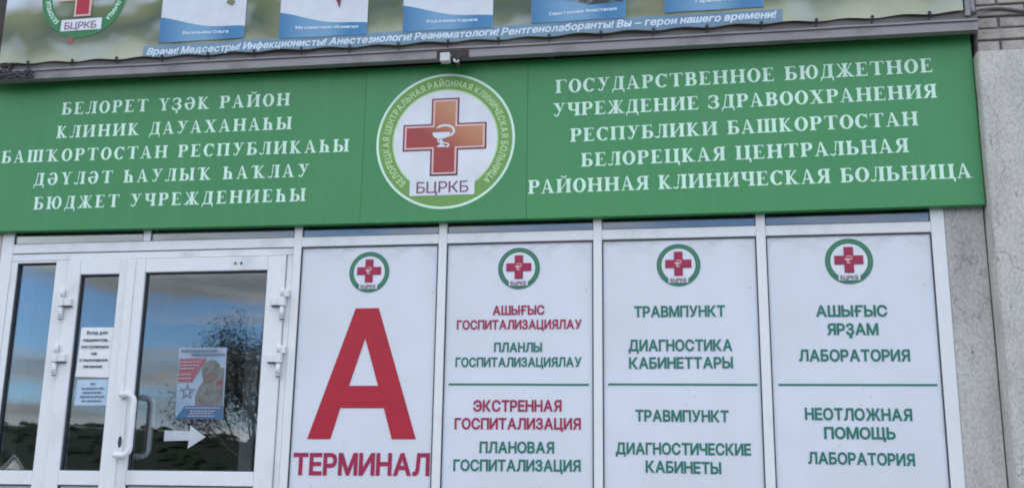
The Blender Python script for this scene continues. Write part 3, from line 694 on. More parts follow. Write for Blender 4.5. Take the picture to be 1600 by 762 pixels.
TX, TY = -10.5, -22.0
tree = tag(empty("leafy_tree", (TX, TY, 0)), "dark leafy tree across the yard", "tree")
BARK = worn("tree_bark", (0.20, 0.18, 0.16, 1), (0.12, 0.11, 0.10, 1), 8, .3, .6, .95, .1)
LEAF = worn("tree_leaves", (0.11, 0.115, 0.085, 1), (0.075, 0.08, 0.06, 1), 1.2, .35, .6, .8, .2)
b = MB()
rng = random.Random(11)
tips = []
def limb(p, d, ln, r, depth):
    q = p + d * ln * .5 + Vector((rng.gauss(0, .04), rng.gauss(0, .04), rng.gauss(0, .03))) * ln
    e = p + d * ln + Vector((rng.gauss(0, .06), rng.gauss(0, .06), .05)) * ln
    b.tube([p, q, e], [r, r * .8, r * .55], 6 if depth < 2 else 3, False)
    if depth >= 5:
        tips.append(e); tips.append(q)
        return
    if depth >= 3: tips.append(e)
    for k in range(3 if depth < 4 else 2):
        w = Vector((rng.gauss(0, 1), rng.gauss(0, 1), rng.gauss(.35, .6))).normalized()
        limb(q.lerp(e, rng.uniform(.1, 1)), (d * .75 + w * .75).normalized(), ln * rng.uniform(.6, .8), r * .55, depth + 1)
for k in range(3):
    limb(Vector((TX + .5 * k - .4, TY + .3 * (k % 2), -.1)), Vector((.12 * (k - 1), .05, 1)).normalized(), 2.3 + .2 * k, .13, 0)
b.build("trunk", BARK, tree)
b = MB()
for p0 in tips:
    for k in range(34):
        p = p0 + Vector((rng.gauss(0, .24), rng.gauss(0, .24), rng.gauss(0, .22)))
        u = Vector((rng.uniform(-1, 1), rng.uniform(-1, 1), rng.uniform(-1, 1))).normalized()
        w = u.orthogonal().normalized() * rng.uniform(.014, .026); u = u * rng.uniform(.022, .042)
        b.face([p - u, p + w, p + u, p - w])
b.build("crown", LEAF, tree)

# ------------------------------------------------------------------ building
bld = tag(empty("hospital_building", (-1.2, 0.1, 0)), "hospital building front of plaster, rough concrete and bare brick round the entrance", "building")
b = MB(); b.box(-6.5, -3.765, 0.0, 0.35, -.02, 6.5); b.build("plaster_wall", STUCCO, bld)
b = MB(); b.box(-3.763, 1.417, 0.06, 0.35, 3.06, 6.5); b.build("upper_wall", MORTAR, bld)
b = MB(); b.box(1.239, 1.417, 0.006, 0.34, 0.0, 3.058); b.build("concrete_strip", STRIPMAT, bld)
# concrete pier with a slightly uneven corner
b = MB()
NZ = 60
prof = []
rng = random.Random(3)
def pier_x(z): return 1.4235 + .003 * (vnoise(z * 3.1, 1.7) - .5) + .0025 * (vnoise(z * 17, 9.2) - .5)
rows = []
for i in range(NZ + 1):
    z = 3.748 * i / NZ
    x0 = pier_x(z)
    rows.append([b.bm.verts.new(p) for p in ((x0, .34, z), (x0, -.116, z), (x0 + .004 + .002 * rng.random(), -.124, z), (x0 + .013, -.126, z), (2.42, -.126, z), (2.42, .34, z))])
for r0, r1 in zip(rows, rows[1:]):
    for k in range(6):
        b.bm.faces.new((r0[k], r0[(k + 1) % 6], r1[(k + 1) % 6], r1[k]))
b.bm.faces.new(rows[-1]); b.bm.faces.new(rows[0][::-1])
pier = b.build("concrete_pier", PIERMAT, bld)
b = MB(); b.box(1.43, 2.41, -.088, .34, 3.749, 6.5); bp0 = b.build("brick_pier", MORTAR, bld)
b = MB()
rng = random.Random(21)
z = 3.757
row = 0
while z < 6.42:
    x = 1.432
    first = 0.108 if row % 2 == 0 else 0.235
    while x < 2.40:
        ln = min(first if x < 1.44 else 0.25, 2.41 - x)
        first = .25
        if ln > .03:
            j = lambda s: rng.uniform(-s, s)
            b.box(x + .006 + j(.003), x + ln - .006 + j(.003), -.101 + j(.004), -.07, z + j(.0015), z + .051 + j(.002), 0.006, 2)
        x += ln
    z += 0.0616
    row += 1
b.build("brickwork", BRICK, bp0)
b = MB(); b.box(2.425, 5.5, 0.0, .35, -.02, 6.5); b.build("plaster_wall", STUCCO, bld)
b = MB(); b.box(-6.5, -6.2, .352, 9, -.02, 6.5); b.box(5.2, 5.5, .352, 9, -.02, 6.5); b.box(-6.19, 5.19, 8.7, 9, -.02, 6.5); b.build("sun_block_wall", STUCCO, bld)  # unseen side and back walls, added to close the building against the sun
b = MB(); b.box(-6.7, 5.7, -.22, 9.2, 6.502, 6.75); b.build("roof", SUN_BLOCK_MAT, bld)  # unseen roof, added to block the sun from the front and the interior
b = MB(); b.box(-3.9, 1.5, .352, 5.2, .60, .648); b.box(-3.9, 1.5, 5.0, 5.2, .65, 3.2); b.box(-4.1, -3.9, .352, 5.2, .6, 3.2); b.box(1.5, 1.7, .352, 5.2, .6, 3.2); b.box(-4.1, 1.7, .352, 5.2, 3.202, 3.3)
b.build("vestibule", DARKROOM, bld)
b = MB()
for x0, x1 in ((-3.1, -3.0), (-2.62, -2.52), (-2.1, -2.0), (-1.5, -1.4)):
    b.box(x0, x1, 1.9, 1.97, .649, 2.75, .004)
b.box(-3.1, -1.4, 1.9, 1.97, 2.752, 2.85, .004); b.box(-2.999, -2.621, 1.905, 1.965, 1.55, 1.63, .004); b.box(-2.519, -2.101, 1.905, 1.965, 1.55, 1.63, .004)
b.build("inner_door_posts", PVC, bld)
b = MB(); b.box(-3.765, 1.417, .02, .35, .0, .648); b.build("threshold_wall", STRIPMAT, bld)
b = MB()
b.box(-4.1, 1.42, -1.5, -.002, 0, .645, .01)
b.box(-4.1, 1.42, -1.8, -1.502, 0, .43, .01); b.box(-4.1, 1.42, -2.1, -1.802, 0, .215, .01)
tag(b.build("porch", worn("porch_concrete", (.36, .35, .33, 1), (.24, .23, .22, 1), 3, .3, .6, .9, .2, bump=.3)), "low concrete porch with two steps under the entrance", "porch", kind="structure")

# ------------------------------------------------------------------ white storefront
sf = tag(empty("storefront", (-1.26, 0.03, 0.65)), "white plastic-framed entrance wall holding a double glass door", "storefront")
Y0, Y1 = 0.0, 0.075
def bar(name, x0, x1, z0, z1, y0=Y0, y1=Y1, bev=.004):
    b = MB(); b.box(x0, x1, y0, y1, z0, z1, bev, 2); return b.build(name, PVC, sf)
TOPZ = 3.056
for x0, x1 in ((-3.763, -3.692), (-2.056, -2.012), (-1.267, -1.223), (-.463, -.419), (.345, .391), (1.173, 1.237)):
    bar("mullion", x0, x1, .65, TOPZ)
bar("mullion", -2.921, -2.877, 2.934, TOPZ, .001)
cols = [(-3.692, -2.056), (-2.012, -1.267), (-1.223, -.463), (-.419, .345), (.391, 1.173)]
for x0, x1 in cols:
    bar("transom_rail", x0, x1, 2.880, 2.933, .001)
    bar("bottom_rail", x0, x1, .652, .72, .001)
for x0, x1 in [(-3.692, -2.921), (-2.877, -2.056)] + cols[1:]:
    b = MB(); b.box(x0 - .001, x1 + .001, .0095, .0155, 2.9335, TOPZ - .002); b.build("pane", GLASS, sf)
    b = MB()
    b.box(x0, x1, .006, .044, 2.9332, 2.9362); b.box(x0, x0 + .004, .006, .044, 2.9365, TOPZ - .01); b.box(x1 - .004, x1, .006, .044, 2.9365, TOPZ - .01)
    b.build("gasket", GASKET, sf)

def gasket_frame(x0, x1, z0, z1, y0, y1, w, parent):
    b = MB()
    b.box(x0, x0 + w, y0, y1, z0, z1); b.box(x1 - w, x1, y0, y1, z0, z1)
    b.box(x0 + w, x1 - w, y0, y1, z0, z0 + w); b.box(x0 + w, x1 - w, y0, y1, z1 - w, z1)
    return b.build("gasket", GASKET, parent)

# door frame and sidelight
b = MB(); b.box(-3.691, -2.057, .012, .06, 2.8752, 2.8798)
b.box(-3.3458, -3.3398, .016, .05, .66, 2.836); b.box(-2.0902, -2.0873, .016, .05, .66, 2.836); b.box(-3.3398, -2.0905, .016, .05, 2.8352, 2.8378)
b.build("gasket", GASKET, sf)
b = MB()
b.box(-3.691, -3.343, .003, .072, 2.838, 2.875, .003); b.box(-3.342, -2.057, .003, .072, 2.838, 2.875, .003)
b.box(-3.421, -3.346, .003, .072, .655, 2.837, .003); b.box(-2.087, -2.057, .003, .072, .655, 2.837, .003)
b.build("door_frame", PVC, sf)
b = MB()
b.box(-3.691, -3.655, .004, .07, .723, 2.837, .003); b.box(-3.654, -3.422, .004, .07, 2.826, 2.837, .002)
b.box(-3.654, -3.422, .004, .07, 1.634, 1.706, .003); b.box(-3.654, -3.422, .004, .07, .723, .79, .003)
b.build("sidelight_frame", PVC, sf)
gasket_frame(-3.655, -3.421, 1.706, 2.826, .012, .050, .005, sf)
b = MB(); b.box(-3.656, -3.420, .028, .034, 1.704, 2.828); b.build("pane", GLASS, sf)
b = MB(); b.box(-3.654, -3.422, .03, .05, .79, 1.630); b.build("infill_panel", PANEL, sf)
gasket_frame(-3.654, -3.422, .79, 1.634, .012, .03, .005, sf)

def door(xl, xr, gx0, gx1, gz0, gz1, zt, label):
    d = empty("door", ((xl + xr) / 2, .02, .66)); d.parent = sf; d.location = ORIG[d] - ORIG[sf]
    d["label"] = label
    b = MB()
    b.box(xl, gx0, -.012, .06, .66, zt, .004); b.box(gx1, xr, -.012, .06, .66, zt, .004)
    b.box(gx0 + .0005, gx1 - .0005, -.011, .06, gz1, zt, .004)
    b.box(gx0 + .0005, gx1 - .0005, -.011, .06, gz0 - .073, gz0, .004)
    b.box(gx0 + .0005, gx1 - .0005, -.011, .06, .66, .76, .004)
    b.build("sash", PVC, d)
    b = MB(); b.box(gx0 - .004, gx1 + .004, .016, .022, gz0 - .004, gz1 + .004); b.build("pane", GLASS, d)
    gasket_frame(gx0, gx1, gz0, gz1, .002, .03, .006, d)
    b = MB(); b.box(gx0, gx1, .012, .04, .76, gz0 - .078); b.build("infill_panel", PANEL, d)
    gasket_frame(gx0, gx1, .76, gz0 - .073, .0, .012, .005, d)
    return d
d1 = door(-3.3395, -2.963, -3.264, -3.033, 1.708, 2.752, 2.835, "narrow left door leaf with two paper notices on its glass")
d2 = door(-2.9595, -2.0905, -2.884, -2.189, 1.712, 2.757, 2.8335, "wide right door leaf with a white bow handle")
# astragal strip where the leaves meet
b = MB(); b.box(-2.985, -2.938, -.020, -.0125, .67, 2.826, .003); b.build("meeting_strip", PVC, d2)
# two black screw plugs in the head of the wide leaf
b = MB()
for px in (-2.371, -2.337):
    b.tube([(px, -.0115, 2.796), (px, -.014, 2.796)], .007, 10)
b.build("screw_plug", GASKET, d2)

def hinge(parent, x, z, s):
    """s = side the leaf lies on (+1 right of the barrel)"""
    b = MB()
    b.tube([(x, -.026, z - .085), (x, -.026, z - .028)], .0125, 14)
    b.tube([(x, -.026, z + .026), (x, -.026, z + .07)], .0125, 14)
    b.box(x - .017, x + .017, -.043, -.0125, z - .025, z + .023, .003)
    b.box(min(x, x + s * .058), max(x, x + s * .058), -.036, -.0125, z - .023, z + .019, .004)
    b.box(min(x, x - s * .03), max(x, x - s * .03), -.030, -.0035, z + .024, z + .062, .003)
    b.tube([(x, -.026, z - .094), (x, -.026, z - .086)], .010, 12)
    b.build("hinge", PVC, parent)
    b = MB(); b.tube([(x, -.026, z - .097), (x, -.026, z - .0945)], .011, 12)
    b.box(min(x, x + s * .060), max(x, x + s * .060), -.0355, -.0128, z - .0265, z - .0235)
    b.build("hinge_cap", GASKET, parent)
for zc in (2.60, 2.298, 1.16):
    hinge(d1, -3.3445, zc, 1)
for zc in (2.585, 2.288, 1.16):
    hinge(d2, -2.0885, zc, -1)

# bow handle outside, its twin inside, lock plate
def bow(x0, x1, z0, z1, y, ystand, r, name, mat):
    P = []
    n = 8
    R = .040
    P.append((x0, ystand, z1)); P.append((x0, y + (ystand - y) * .25, z1))
    P.append((x0 + .010, y, z1))
    for i in range(n + 1):
        a = math.pi / 2 * (1 - i / n)
        P.append((x1 - R + R * math.cos(a), y, z1 - R + R * math.sin(a)))
    for i in range(n + 1):
        a = -math.pi / 2 * (i / n)
        P.append((x1 - R + R * math.cos(a), y, z0 + R + R * math.sin(a)))
    P.append((x0 + .010, y, z0)); P.append((x0, y + (ystand - y) * .25, z0)); P.append((x0, ystand, z0))
    b = MB(); b.tube(P, r, 14)
    return b.build(name, mat, d2)
bow(-2.928, -2.845, 1.787, 2.096, -.070, -.0115, .0155, "handle", PVC)
HGREY = plain("grey_handle", (.72, .73, .74, 1), .4)
o = bow(-2.928, -2.845, 1.787, 2.096, .135, .0605, .0155, "handle", HGREY)
o["label"] = "grey inner handle seen through the glass"
b = MB(); b.box(-2.952, -2.912, -.0185, -.0125, 1.80, 2.07, .003); b.build("backplate", PVC, d2)
b = MB()
b.prism([(-2.930 + .0095 * math.cos(a * .3142), 1.857 + .029 * math.sin(a * .3142)) for a in range(20)], -.0225, -.0187)
b.build("keyhole", GASKET, d2)

# ------------------------------------------------------------------ emblem (round badge with a cross)
def cross_pts(cx, cz, r, wx0=-.61, wx1=.595, z0=-.52, z1=.63, vx0=-.205, vx1=.195, hz0=-.145, hz1=.25, e=0.0):
    q = [(vx0 + e, z0 + e), (vx1 - e, z0 + e), (vx1 - e, hz0 + e), (wx1 - e, hz0 + e), (wx1 - e, hz1 - e), (vx1 - e, hz1 - e),
         (vx1 - e, z1 - e), (vx0 + e, z1 - e), (vx0 + e, hz1 - e), (wx0 + e, hz1 - e), (wx0 + e, hz0 + e), (vx0 + e, hz0 + e)]
    return [(cx + a * r, cz + c * r) for a, c in q]

def poly_sheet(b, pts, y, fy=None):
    V, F = fill([pts])
    b.mesh(flat(V, y, fy), F)

def ring_text(b, s, cx, cz, r, h, a_start, a_end, y, fy=None):
    items, w = layout(s, 'sans', .16, .42)
    for x, v, f in items:
        gw = max(p[0] for p in v)
        for_a = math.radians(a_start + (a_end - a_start) * (x + gw / 2) / w)
        k = abs(math.radians(a_end - a_start)) * r / w
        ux, uz = math.sin(for_a), -math.cos(for_a)      # baseline direction, clockwise
        nx, nz = math.cos(for_a), math.sin(for_a)
        b.mesh(flat([(cx + nx * (r + p[1] * h) + ux * (p[0] - gw / 2) * k, cz + nz * (r + p[1] * h) + uz * (p[0] - gw / 2) * k) for p in v], y, fy), f)

def hygieia(b, cx, cz, r, y, fy=None):
    P = lambda q: [(cx + a * r, cz + c * r) for a, c in q]
    bowlp = [(-.155 + .17 * .0, .10), (.06, .10)]
    cup = [(-.18, .10)] + [(-.055 + .125 * math.cos(math.pi + math.pi * i / 12), .085 + .085 * math.sin(math.pi + math.pi * i / 12)) for i in range(13)] + [(.075, .10)]
    poly_sheet(b, P(cup), y, fy)
    poly_sheet(b, P([(-.07, .01), (-.035, .01), (-.03, -.08), (.02, -.105), (.02, -.12), (-.11, -.12), (-.11, -.105), (-.07, -.08)]), y, fy)
    # snake: hook over the cup and a coil round the stem
    path = []
    for i in range(25):
        a = math.radians(150 - 262 * i / 24)
        path.append((-.005 + .135 * math.cos(a), .115 + .085 * math.sin(a)))
    path += [(-.09, .0), (-.10, -.03), (-.06, -.055), (0, -.06), (.05, -.075), (.06, -.105), (.03, -.125)]
    for i, (p, q) in enumerate(zip(path, path[1:])):
        w = .010 if i < 2 else .017 if i < 18 else .011
        dx, dz = q[0] - p[0], q[1] - p[1]
        ln = math.hypot(dx, dz)
        nx, nz = -dz / ln * w, dx / ln * w
        yy = y - .0002 - .00002 * i
        b.face(flat(P([(p[0] + nx, p[1] + nz), (p[0] - nx, p[1] - nz), (q[0] - nx, q[1] - nz), (q[0] + nx, q[1] + nz)]), yy, fy))

RING_WORDS = "БЕЛОРЕЦКАЯ ЦЕНТРАЛЬНАЯ РАЙОННАЯ КЛИНИЧЕСКАЯ БОЛЬНИЦА"
def emblem(parent, cx, cz, R, y, style, fy=None, st=.0012):
    b = MB()
    if style == 'sign':
        mats = [MINT, LIME, LIME_PALE, WHITE_PRINT]
        b.mi = 0; annulus(b, cx, cz, .965 * R, R, y, fy)
        b.mi = 1; annulus(b, cx, cz, .765 * R, .965 * R, y, fy)
        b.mi = 2; annulus(b, cx, cz, .745 * R, .765 * R, y, fy)
        b.mi = 3; annulus(b, cx, cz, 0, .745 * R, y, fy)
        pl = [(-.487, -.80), (.44, -.80), (.44, -.50), (-.487, -.50)]
        fillm, edge = COPPER, MAROON
    elif style == 'panel':
        mats = [EMB_GREEN, PINKWHITE, WHITE_PRINT, WHITE_PRINT]
        b.mi = 0; annulus(b, cx, cz, .775 * R, R, y, fy, n=48)
        b.mi = 3; annulus(b, cx, cz, 0, .775 * R, y, fy, n=48)
        pl = [(-.47, -.83), (.43, -.83), (.43, -.53), (-.47, -.53)]
        fillm, edge = RED_TEXT, RED_TEXT
    else:
        mats = [BAN_GREEN, LIME, WHITE_PRINT, WHITE_PRINT]
        b.mi = 0; annulus(b, cx, cz, .765 * R, R, y, fy)
        pl = [(-.48, -.84), (.47, -.84), (.47, -.575), (-.48, -.575)]
        fillm, edge = RED, PINKWHITE
    e = b.build("emblem", mats, parent)
    b = MB(); poly_sheet(b, [(cx + p[0] * R, cz + p[1] * R) for p in pl], y - st, fy)
    b.build("name_plate", WHITE_PRINT, e)
    s = R
    b = MB(); poly_sheet(b, cross_pts(cx, cz, s), y - st, fy)
    c = b
    if style != 'panel':
        c.mi = 1; poly_sheet(c, cross_pts(cx, cz, s, e=.024 if style == 'sign' else .01), y - 2 * st, fy)
    c.mi = 2; poly_sheet(c, cross_pts(cx, cz, s, e=.050 if style != 'panel' else .012), y - 3 * st, fy)
    c.build("cross", [edge, PINKWHITE, fillm], e)
    b = MB(); hygieia(b, cx, cz + .02 * R, R, y - 4 * st, fy); b.build("cup_and_snake", WHITE_PRINT if style == 'sign' else PINKWHITE, e)
    V, F = line_geo("БЦРКБ", 'light' if style != 'panel' else 'sans', cx - .395 * R, cz + (pl[0][1] + .03) * R, cx + .355 * R, cz + (pl[0][1] + .03) * R, .175 * R)
    b = MB(); b.mesh(flat(V, y - 2 * st, fy), F); b.build("lettering", PURPLE, e)
    if style != 'panel':
        b = MB(); ring_text(b, RING_WORDS, cx, cz, .805 * R, .10 * R, 228, -47, y - st, fy)
        b.build("lettering", LIME_PALE if style == 'sign' else MINT, e)
    else:
        b = MB(); annulus(b, cx, cz, .868 * R, .905 * R, y - st, fy, -40, 220, 48); b.build("ring_line", plain("ring_line_print", (.11, .30, .19, 1), .5), e)
    return e

# ------------------------------------------------------------------ four information panels
def info_panel(x0, x1, label, ex, ez, er, lines, bar_):
    p = empty("information_panel", ((x0 + x1) / 2, .02, .725))
    tag(p, label, "information panel", "white information panels in the entrance wall")
    b = MB(); b.box(x0 + .004, x1 - .004, .013, .05, .726, 2.8745); b.build("board", PANEL, p)
    gasket_frame(x0 + .0005, x1 - .0005, .7205, 2.8795, .004, .02, .0055, p)
    emblem(p, ex, ez, er, .0105, 'panel')
    for s, xa, za, xb, zb, h, m in lines:
        lettering(p, s, xa, za, xb, zb, h, .0105, m, label=("crimson " if m is RED_TEXT else "dark green ") + "lettering" if bar_ else None)
    if bar_:
        xa, za, xb, zb = bar_
        b = MB(); b.prism([(xa, za - .005), (xb, zb - .005), (xb, zb + .005), (xa, za + .005)], .0112, .0125)
        b.build("dividing_line", TEAL, p)
    return p
R_, G_ = RED_TEXT, TEAL
pA = info_panel(-2.012, -1.267, "white panel with a huge red letter A above the word terminal, next to the door", -1.636, 2.739, .108,
    [("ТЕРМИНАЛ", -1.990, 1.699, -1.280, 1.703, .110, R_)], None)
b = MB()
V, F = fill([[(-1.924, 1.879), (-1.801, 1.879), (-1.756, 2.035), (-1.527, 2.035), (-1.480, 1.881), (-1.355, 1.881), (-1.576, 2.548), (-1.700, 2.548)],
             [(-1.716, 2.148), (-1.641, 2.391), (-1.563, 2.148)]])
b.mesh(flat(V, .0105), F)
big = b.build("lettering", RED, pA); big["label"] = "huge red letter A"
info_panel(-1.223, -.463, "white panel mixing crimson and green inscriptions, right beside the huge red letter", -.844, 2.743, .108, [
    ("АШЫҒЫС", -.977, 2.503, -.710, 2.503, .048, R_), ("ГОСПИТАЛИЗАЦИЯЛАУ", -1.161, 2.431, -.522, 2.428, .048, R_),
    ("ПЛАНЛЫ", -.966, 2.315, -.722, 2.314, .048, G_), ("ГОСПИТАЛИЗАЦИЯЛАУ", -1.163, 2.241, -.523, 2.239, .048, G_),
    ("ЭКСТРЕННАЯ", -1.067, 2.018, -.622, 2.019, .057, R_), ("ГОСПИТАЛИЗАЦИЯ", -1.159, 1.931, -.527, 1.932, .056, R_),
    ("ПЛАНОВАЯ", -1.030, 1.816, -.658, 1.817, .056, G_), ("ГОСПИТАЛИЗАЦИЯ", -1.160, 1.728, -.528, 1.731, .056, G_)], (-1.195, 2.154, -.488, 2.150))
info_panel(-.419, .345, "white panel naming the trauma station and diagnostic rooms all in green letters", -.038, 2.744, .108, [
    ("ТРАВМПУНКТ", -.261, 2.483, .183, 2.482, .056, G_), ("ДИАГНОСТИКА", -.291, 2.315, .213, 2.312, .057, G_), ("КАБИНЕТТАРЫ", -.289, 2.228, .213, 2.228, .056, G_),
    ("ТРАВМПУНКТ", -.261, 1.973, .185, 1.970, .056, G_), ("ДИАГНОСТИЧЕСКИЕ", -.358, 1.816, .284, 1.814, .056, G_), ("КАБИНЕТЫ", -.215, 1.731, .142, 1.726, .056, G_)], (-.392, 2.152, .325, 2.148))
info_panel(.391, 1.173, "white panel naming urgent care and laboratory in green letters, next to the concrete pier", .783, 2.746, .113, [
    ("АШЫҒЫС", .614, 2.475, .947, 2.472, .056, G_), ("ЯРҘАМ", .662, 2.386, .900, 2.383, .057, G_), ("ЛАБОРАТОРИЯ", .525, 2.260, 1.036, 2.257, .057, G_),
    ("НЕОТЛОЖНАЯ", .540, 1.982, 1.027, 1.978, .057, G_), ("ПОМОЩЬ", .624, 1.894, .947, 1.893, .056, G_), ("ЛАБОРАТОРИЯ", .545, 1.778, 1.025, 1.773, .056, G_)], (.423, 2.148, 1.150, 2.145))

# ------------------------------------------------------------------ the green sign
def sag(x, amp):
    return amp * (((x + 1.2) / 2.6) ** 2 - 1)
SX0, SX1 = -3.96, 1.4165
sign = tag(empty("sign_board", (-1.25, -.03, 2.99)), "long green sign board with hospital name in pale letters and a round red-cross emblem", "sign")
top = lambda x: 3.875 + sag(x, .020)
bot = lambda x: 2.995 + sag(x, .010)
for (xa, xb), gm in zip(((SX0, -1.682), (-1.6805, -.8005), (-.799, SX1)), GREENS):
    b = MB()
    rows = []
    N = 20
    for i in range(N + 1):
        x = xa + (xb - xa) * i / N
        e = .004
        rows.append([b.bm.verts.new(p) for p in ((x, -.008, bot(x)), (x, -.05 + e, bot(x)), (x, -.05, bot(x) + e), (x, -.05, top(x) - e), (x, -.05 + e, top(x)), (x, -.008, top(x)))])
    for r0, r1 in zip(rows, rows[1:]):
        for k in range(6):
            b.bm.faces.new((r0[k], r1[k], r1[(k + 1) % 6], r0[(k + 1) % 6])[::-1])
    b.bm.faces.new(rows[0][::-1]); b.bm.faces.new(rows[-1])
    bmesh.ops.recalc_face_normals(b.bm, faces=b.bm.faces)
    b.build("board", gm, sign)
SIGN_LINES = [
    ("БЕЛОРЕТ ҮҘӘК РАЙОН", -3.459, 3.666, -2.109, 3.659, 0.072), ("КЛИНИК ДАУАХАНАҺЫ", -3.474, 3.528, -2.090, 3.523, 0.071),
    ("БАШҠОРТОСТАН РЕСПУБЛИКАҺЫ", -3.795, 3.393, -1.761, 3.383, 0.071), ("ДӘҮЛӘТ ҺАУЛЫҠ ҺАҠЛАУ", -3.580, 3.255, -1.974, 3.252, 0.071),
    ("БЮДЖЕТ УЧРЕЖДЕНИЕҺЫ", -3.563, 3.116, -1.987, 3.117, 0.071), ("ГОСУДАРСТВЕННОЕ БЮДЖЕТНОЕ", -0.653, 3.659, 1.228, 3.680, 0.073),
    ("УЧРЕЖДЕНИЕ ЗДРАВООХРАНЕНИЯ", -0.666, 3.531, 1.237, 3.545, 0.072), ("РЕСПУБЛИКИ БАШКОРТОСТАН", -0.575, 3.389, 1.140, 3.406, 0.072),
    ("БЕЛОРЕЦКАЯ ЦЕНТРАЛЬНАЯ", -0.519, 3.254, 1.086, 3.270, 0.072), ("РАЙОННАЯ КЛИНИЧЕСКАЯ БОЛЬНИЦА", -0.792, 3.118, 1.368, 3.130, 0.073)]
for s, xa, za, xb, zb, h in SIGN_LINES:
    lettering(sign, s, xa, za, xb, zb, h, -.0515, MINT, 'serif')
emblem(sign, -1.237, 3.424, .373, -.0515, 'sign')

# ------------------------------------------------------------------ steel frame of the banner
fr = tag(empty("banner_support", (-1.2, -.14, 3.83)), "mauve-grey steel frame of rails and posts carrying the banner above the green sign", "frame")
def rail(name, y0, y1, z0, z1, mat, x0=-3.95, x1=1.43, wob=.0):
    b = MB()
    N = 44
    rows = []
    for i in range(N + 1):
        x = x0 + (x1 - x0) * i / N
        dz = sag(x, .005) + wob * (vnoise(x * 5, z0 * 7) - .5)
        rows.append([b.bm.verts.new(p) for p in ((x, y1, z0 + dz), (x, y0, z0 + dz), (x, y0, z1 + dz), (x, y1, z1 + dz))])
    for r0, r1 in zip(rows, rows[1:]):
        for k in range(4):
            b.bm.faces.new((r0[k], r0[(k + 1) % 4], r1[(k + 1) % 4], r1[k]))
    b.bm.faces.new(rows[0]); b.bm.faces.new(rows[-1][::-1])
    bmesh.ops.recalc_face_normals(b.bm, faces=b.bm.faces)
    return b.build(name, mat, fr)
rail("rail", -.150, -.10, 3.850, 3.890, STEEL)
rail("lip", -.158, -.152, 3.897, 3.907, STEEL, wob=.005)
rail("web", -.1505, -.10, 3.8905, 3.950, plain("grey_web_paint", (.17, .155, .15, 1), .6))
rail("dark_gap_strip", -.040, .058, 3.8785, 3.935, STEEL_DARK, wob=.004)  # strip added over the sign, the recessed gap's dark put into its colour
b = MB(); b.box(1.372, 1.398, -.165, -.10, 3.92, 5.15, .003); b.box(1.402, 1.424, -.150, -.10, 3.90, 5.15, .003); b.build("post", STEEL, fr)
b = MB(); b.box(-3.86, -3.805, -.165, -.10, 3.95, 5.15, .003); b.build("post", STEEL_DARK, fr)
b = MB()
for x in (-3.0, -1.9, -.7, .4):
    b.box(x, x + .04, -.10, .058, 3.855, 3.885)
b.build("bracket", STEEL_DARK, fr)

# ------------------------------------------------------------------ the printed banner
BX0, BX1, BZ0, BZ1 = -3.80, 1.362, 3.935, 5.08
EYE = [-3.62 + .268 * k for k in range(19)]
def ban(x, z):
    """waviness of the cloth, as an offset in depth"""
    return .0035 * math.sin(3.1 * x + 1.0 + z) + .003 * math.sin(7.3 * x + 2 * z) + .004 * math.exp(-(z - BZ0) * 14) * math.sin(2 * math.pi * (x - EYE[0]) / .268)
def hem(x):
    return BZ0 + sag(x, .012) + .010 * math.sin(math.pi * ((x - EYE[0]) / .268)) ** 2
banner = tag(empty("banner", (-1.2, -.17, 3.93)), "printed banner with staff cards and a blurred green landscape above the sign", "banner")
def landscape():
    M = Mat("landscape_print", (.2, .2, .1, 1), .55, .3)
    tcn = M.n("ShaderNodeTexCoord")
    sp = M.n("ShaderNodeSeparateXYZ"); M.l(tcn.outputs['Object'], sp.inputs[0])
    mpn = M.n("ShaderNodeMapping"); mpn.inputs['Scale'].default_value = (1.9, 0, 1.6); M.l(tcn.outputs['Object'], mpn.inputs[0])
    f = M.noise(mpn.outputs[0], 1.6, 2, .4)
    ad = M.n("ShaderNodeMath", operation='MULTIPLY_ADD'); M.l(f, ad.inputs[0]); ad.inputs[1].default_value = .30
    M.l(sp.outputs[2], ad.inputs[2])
    # height above the hem, disturbed by noise -> field, hedge, trees, sky
    c = M.ramp(ad.outputs[0], [(.13, (.50, .50, .37, 1)), (.21, (.38, .40, .28, 1)), (.27, (.17, .20, .13, 1)), (.34, (.085, .12, .085, 1)), (.42, (.12, .16, .07, 1)), (.48, (.16, .20, .09, 1)), (.54, (.62, .68, .76, 1))])
    mp2 = M.n("ShaderNodeMapping"); mp2.inputs['Scale'].default_value = (1.5, 0, 1.9); M.l(tcn.outputs['Object'], mp2.inputs[0])
    f2 = M.noise(mp2.outputs[0], 2.0, 1)
    c = M.mix(M.ramp(f2, [(.50, (0, 0, 0, 1)), (.75, (.8, .8, .8, 1))]), c, (.26, .25, .15, 1))
    f3 = M.noise(mp2.outputs[0], 3.1, 1)
    c = M.mix(M.ramp(f3, [(.54, (0, 0, 0, 1)), (.78, (.8, .8, .8, 1))]), c, (.42, .48, .47, 1))
    M.base(c)
    return M.m
def cloth(parent, name, x0, x1, zlo, zhi, y, mat, nx, nz, thick=.0):
    """a curved sheet following the banner; zlo, zhi are functions of x"""
    b = MB()
    V = []
    for i in range(nx + 1):
        x = x0 + (x1 - x0) * i / nx
        a, c = zlo(x), zhi(x)
        for j in range(nz + 1):
            z = a + (c - a) * j / nz
            V.append((x, y + ban(x, z), z))
    F = [(i * (nz + 1) + j, (i + 1) * (nz + 1) + j, (i + 1) * (nz + 1) + j + 1, i * (nz + 1) + j + 1) for i in range(nx) for j in range(nz)]
    b.mesh(V, F)
    if thick:
        n0 = len(V)
        b.mesh([(v[0], v[1] + thick, v[2]) for v in V], [q[::-1] for q in F])
    for f in b.bm.faces: f.smooth = True
    return b.build(name, mat, parent)
YB = -.172
cloth(banner, "print_sheet", BX0, BX1, hem, lambda x: BZ1, YB, landscape(), 240, 24, .0015)
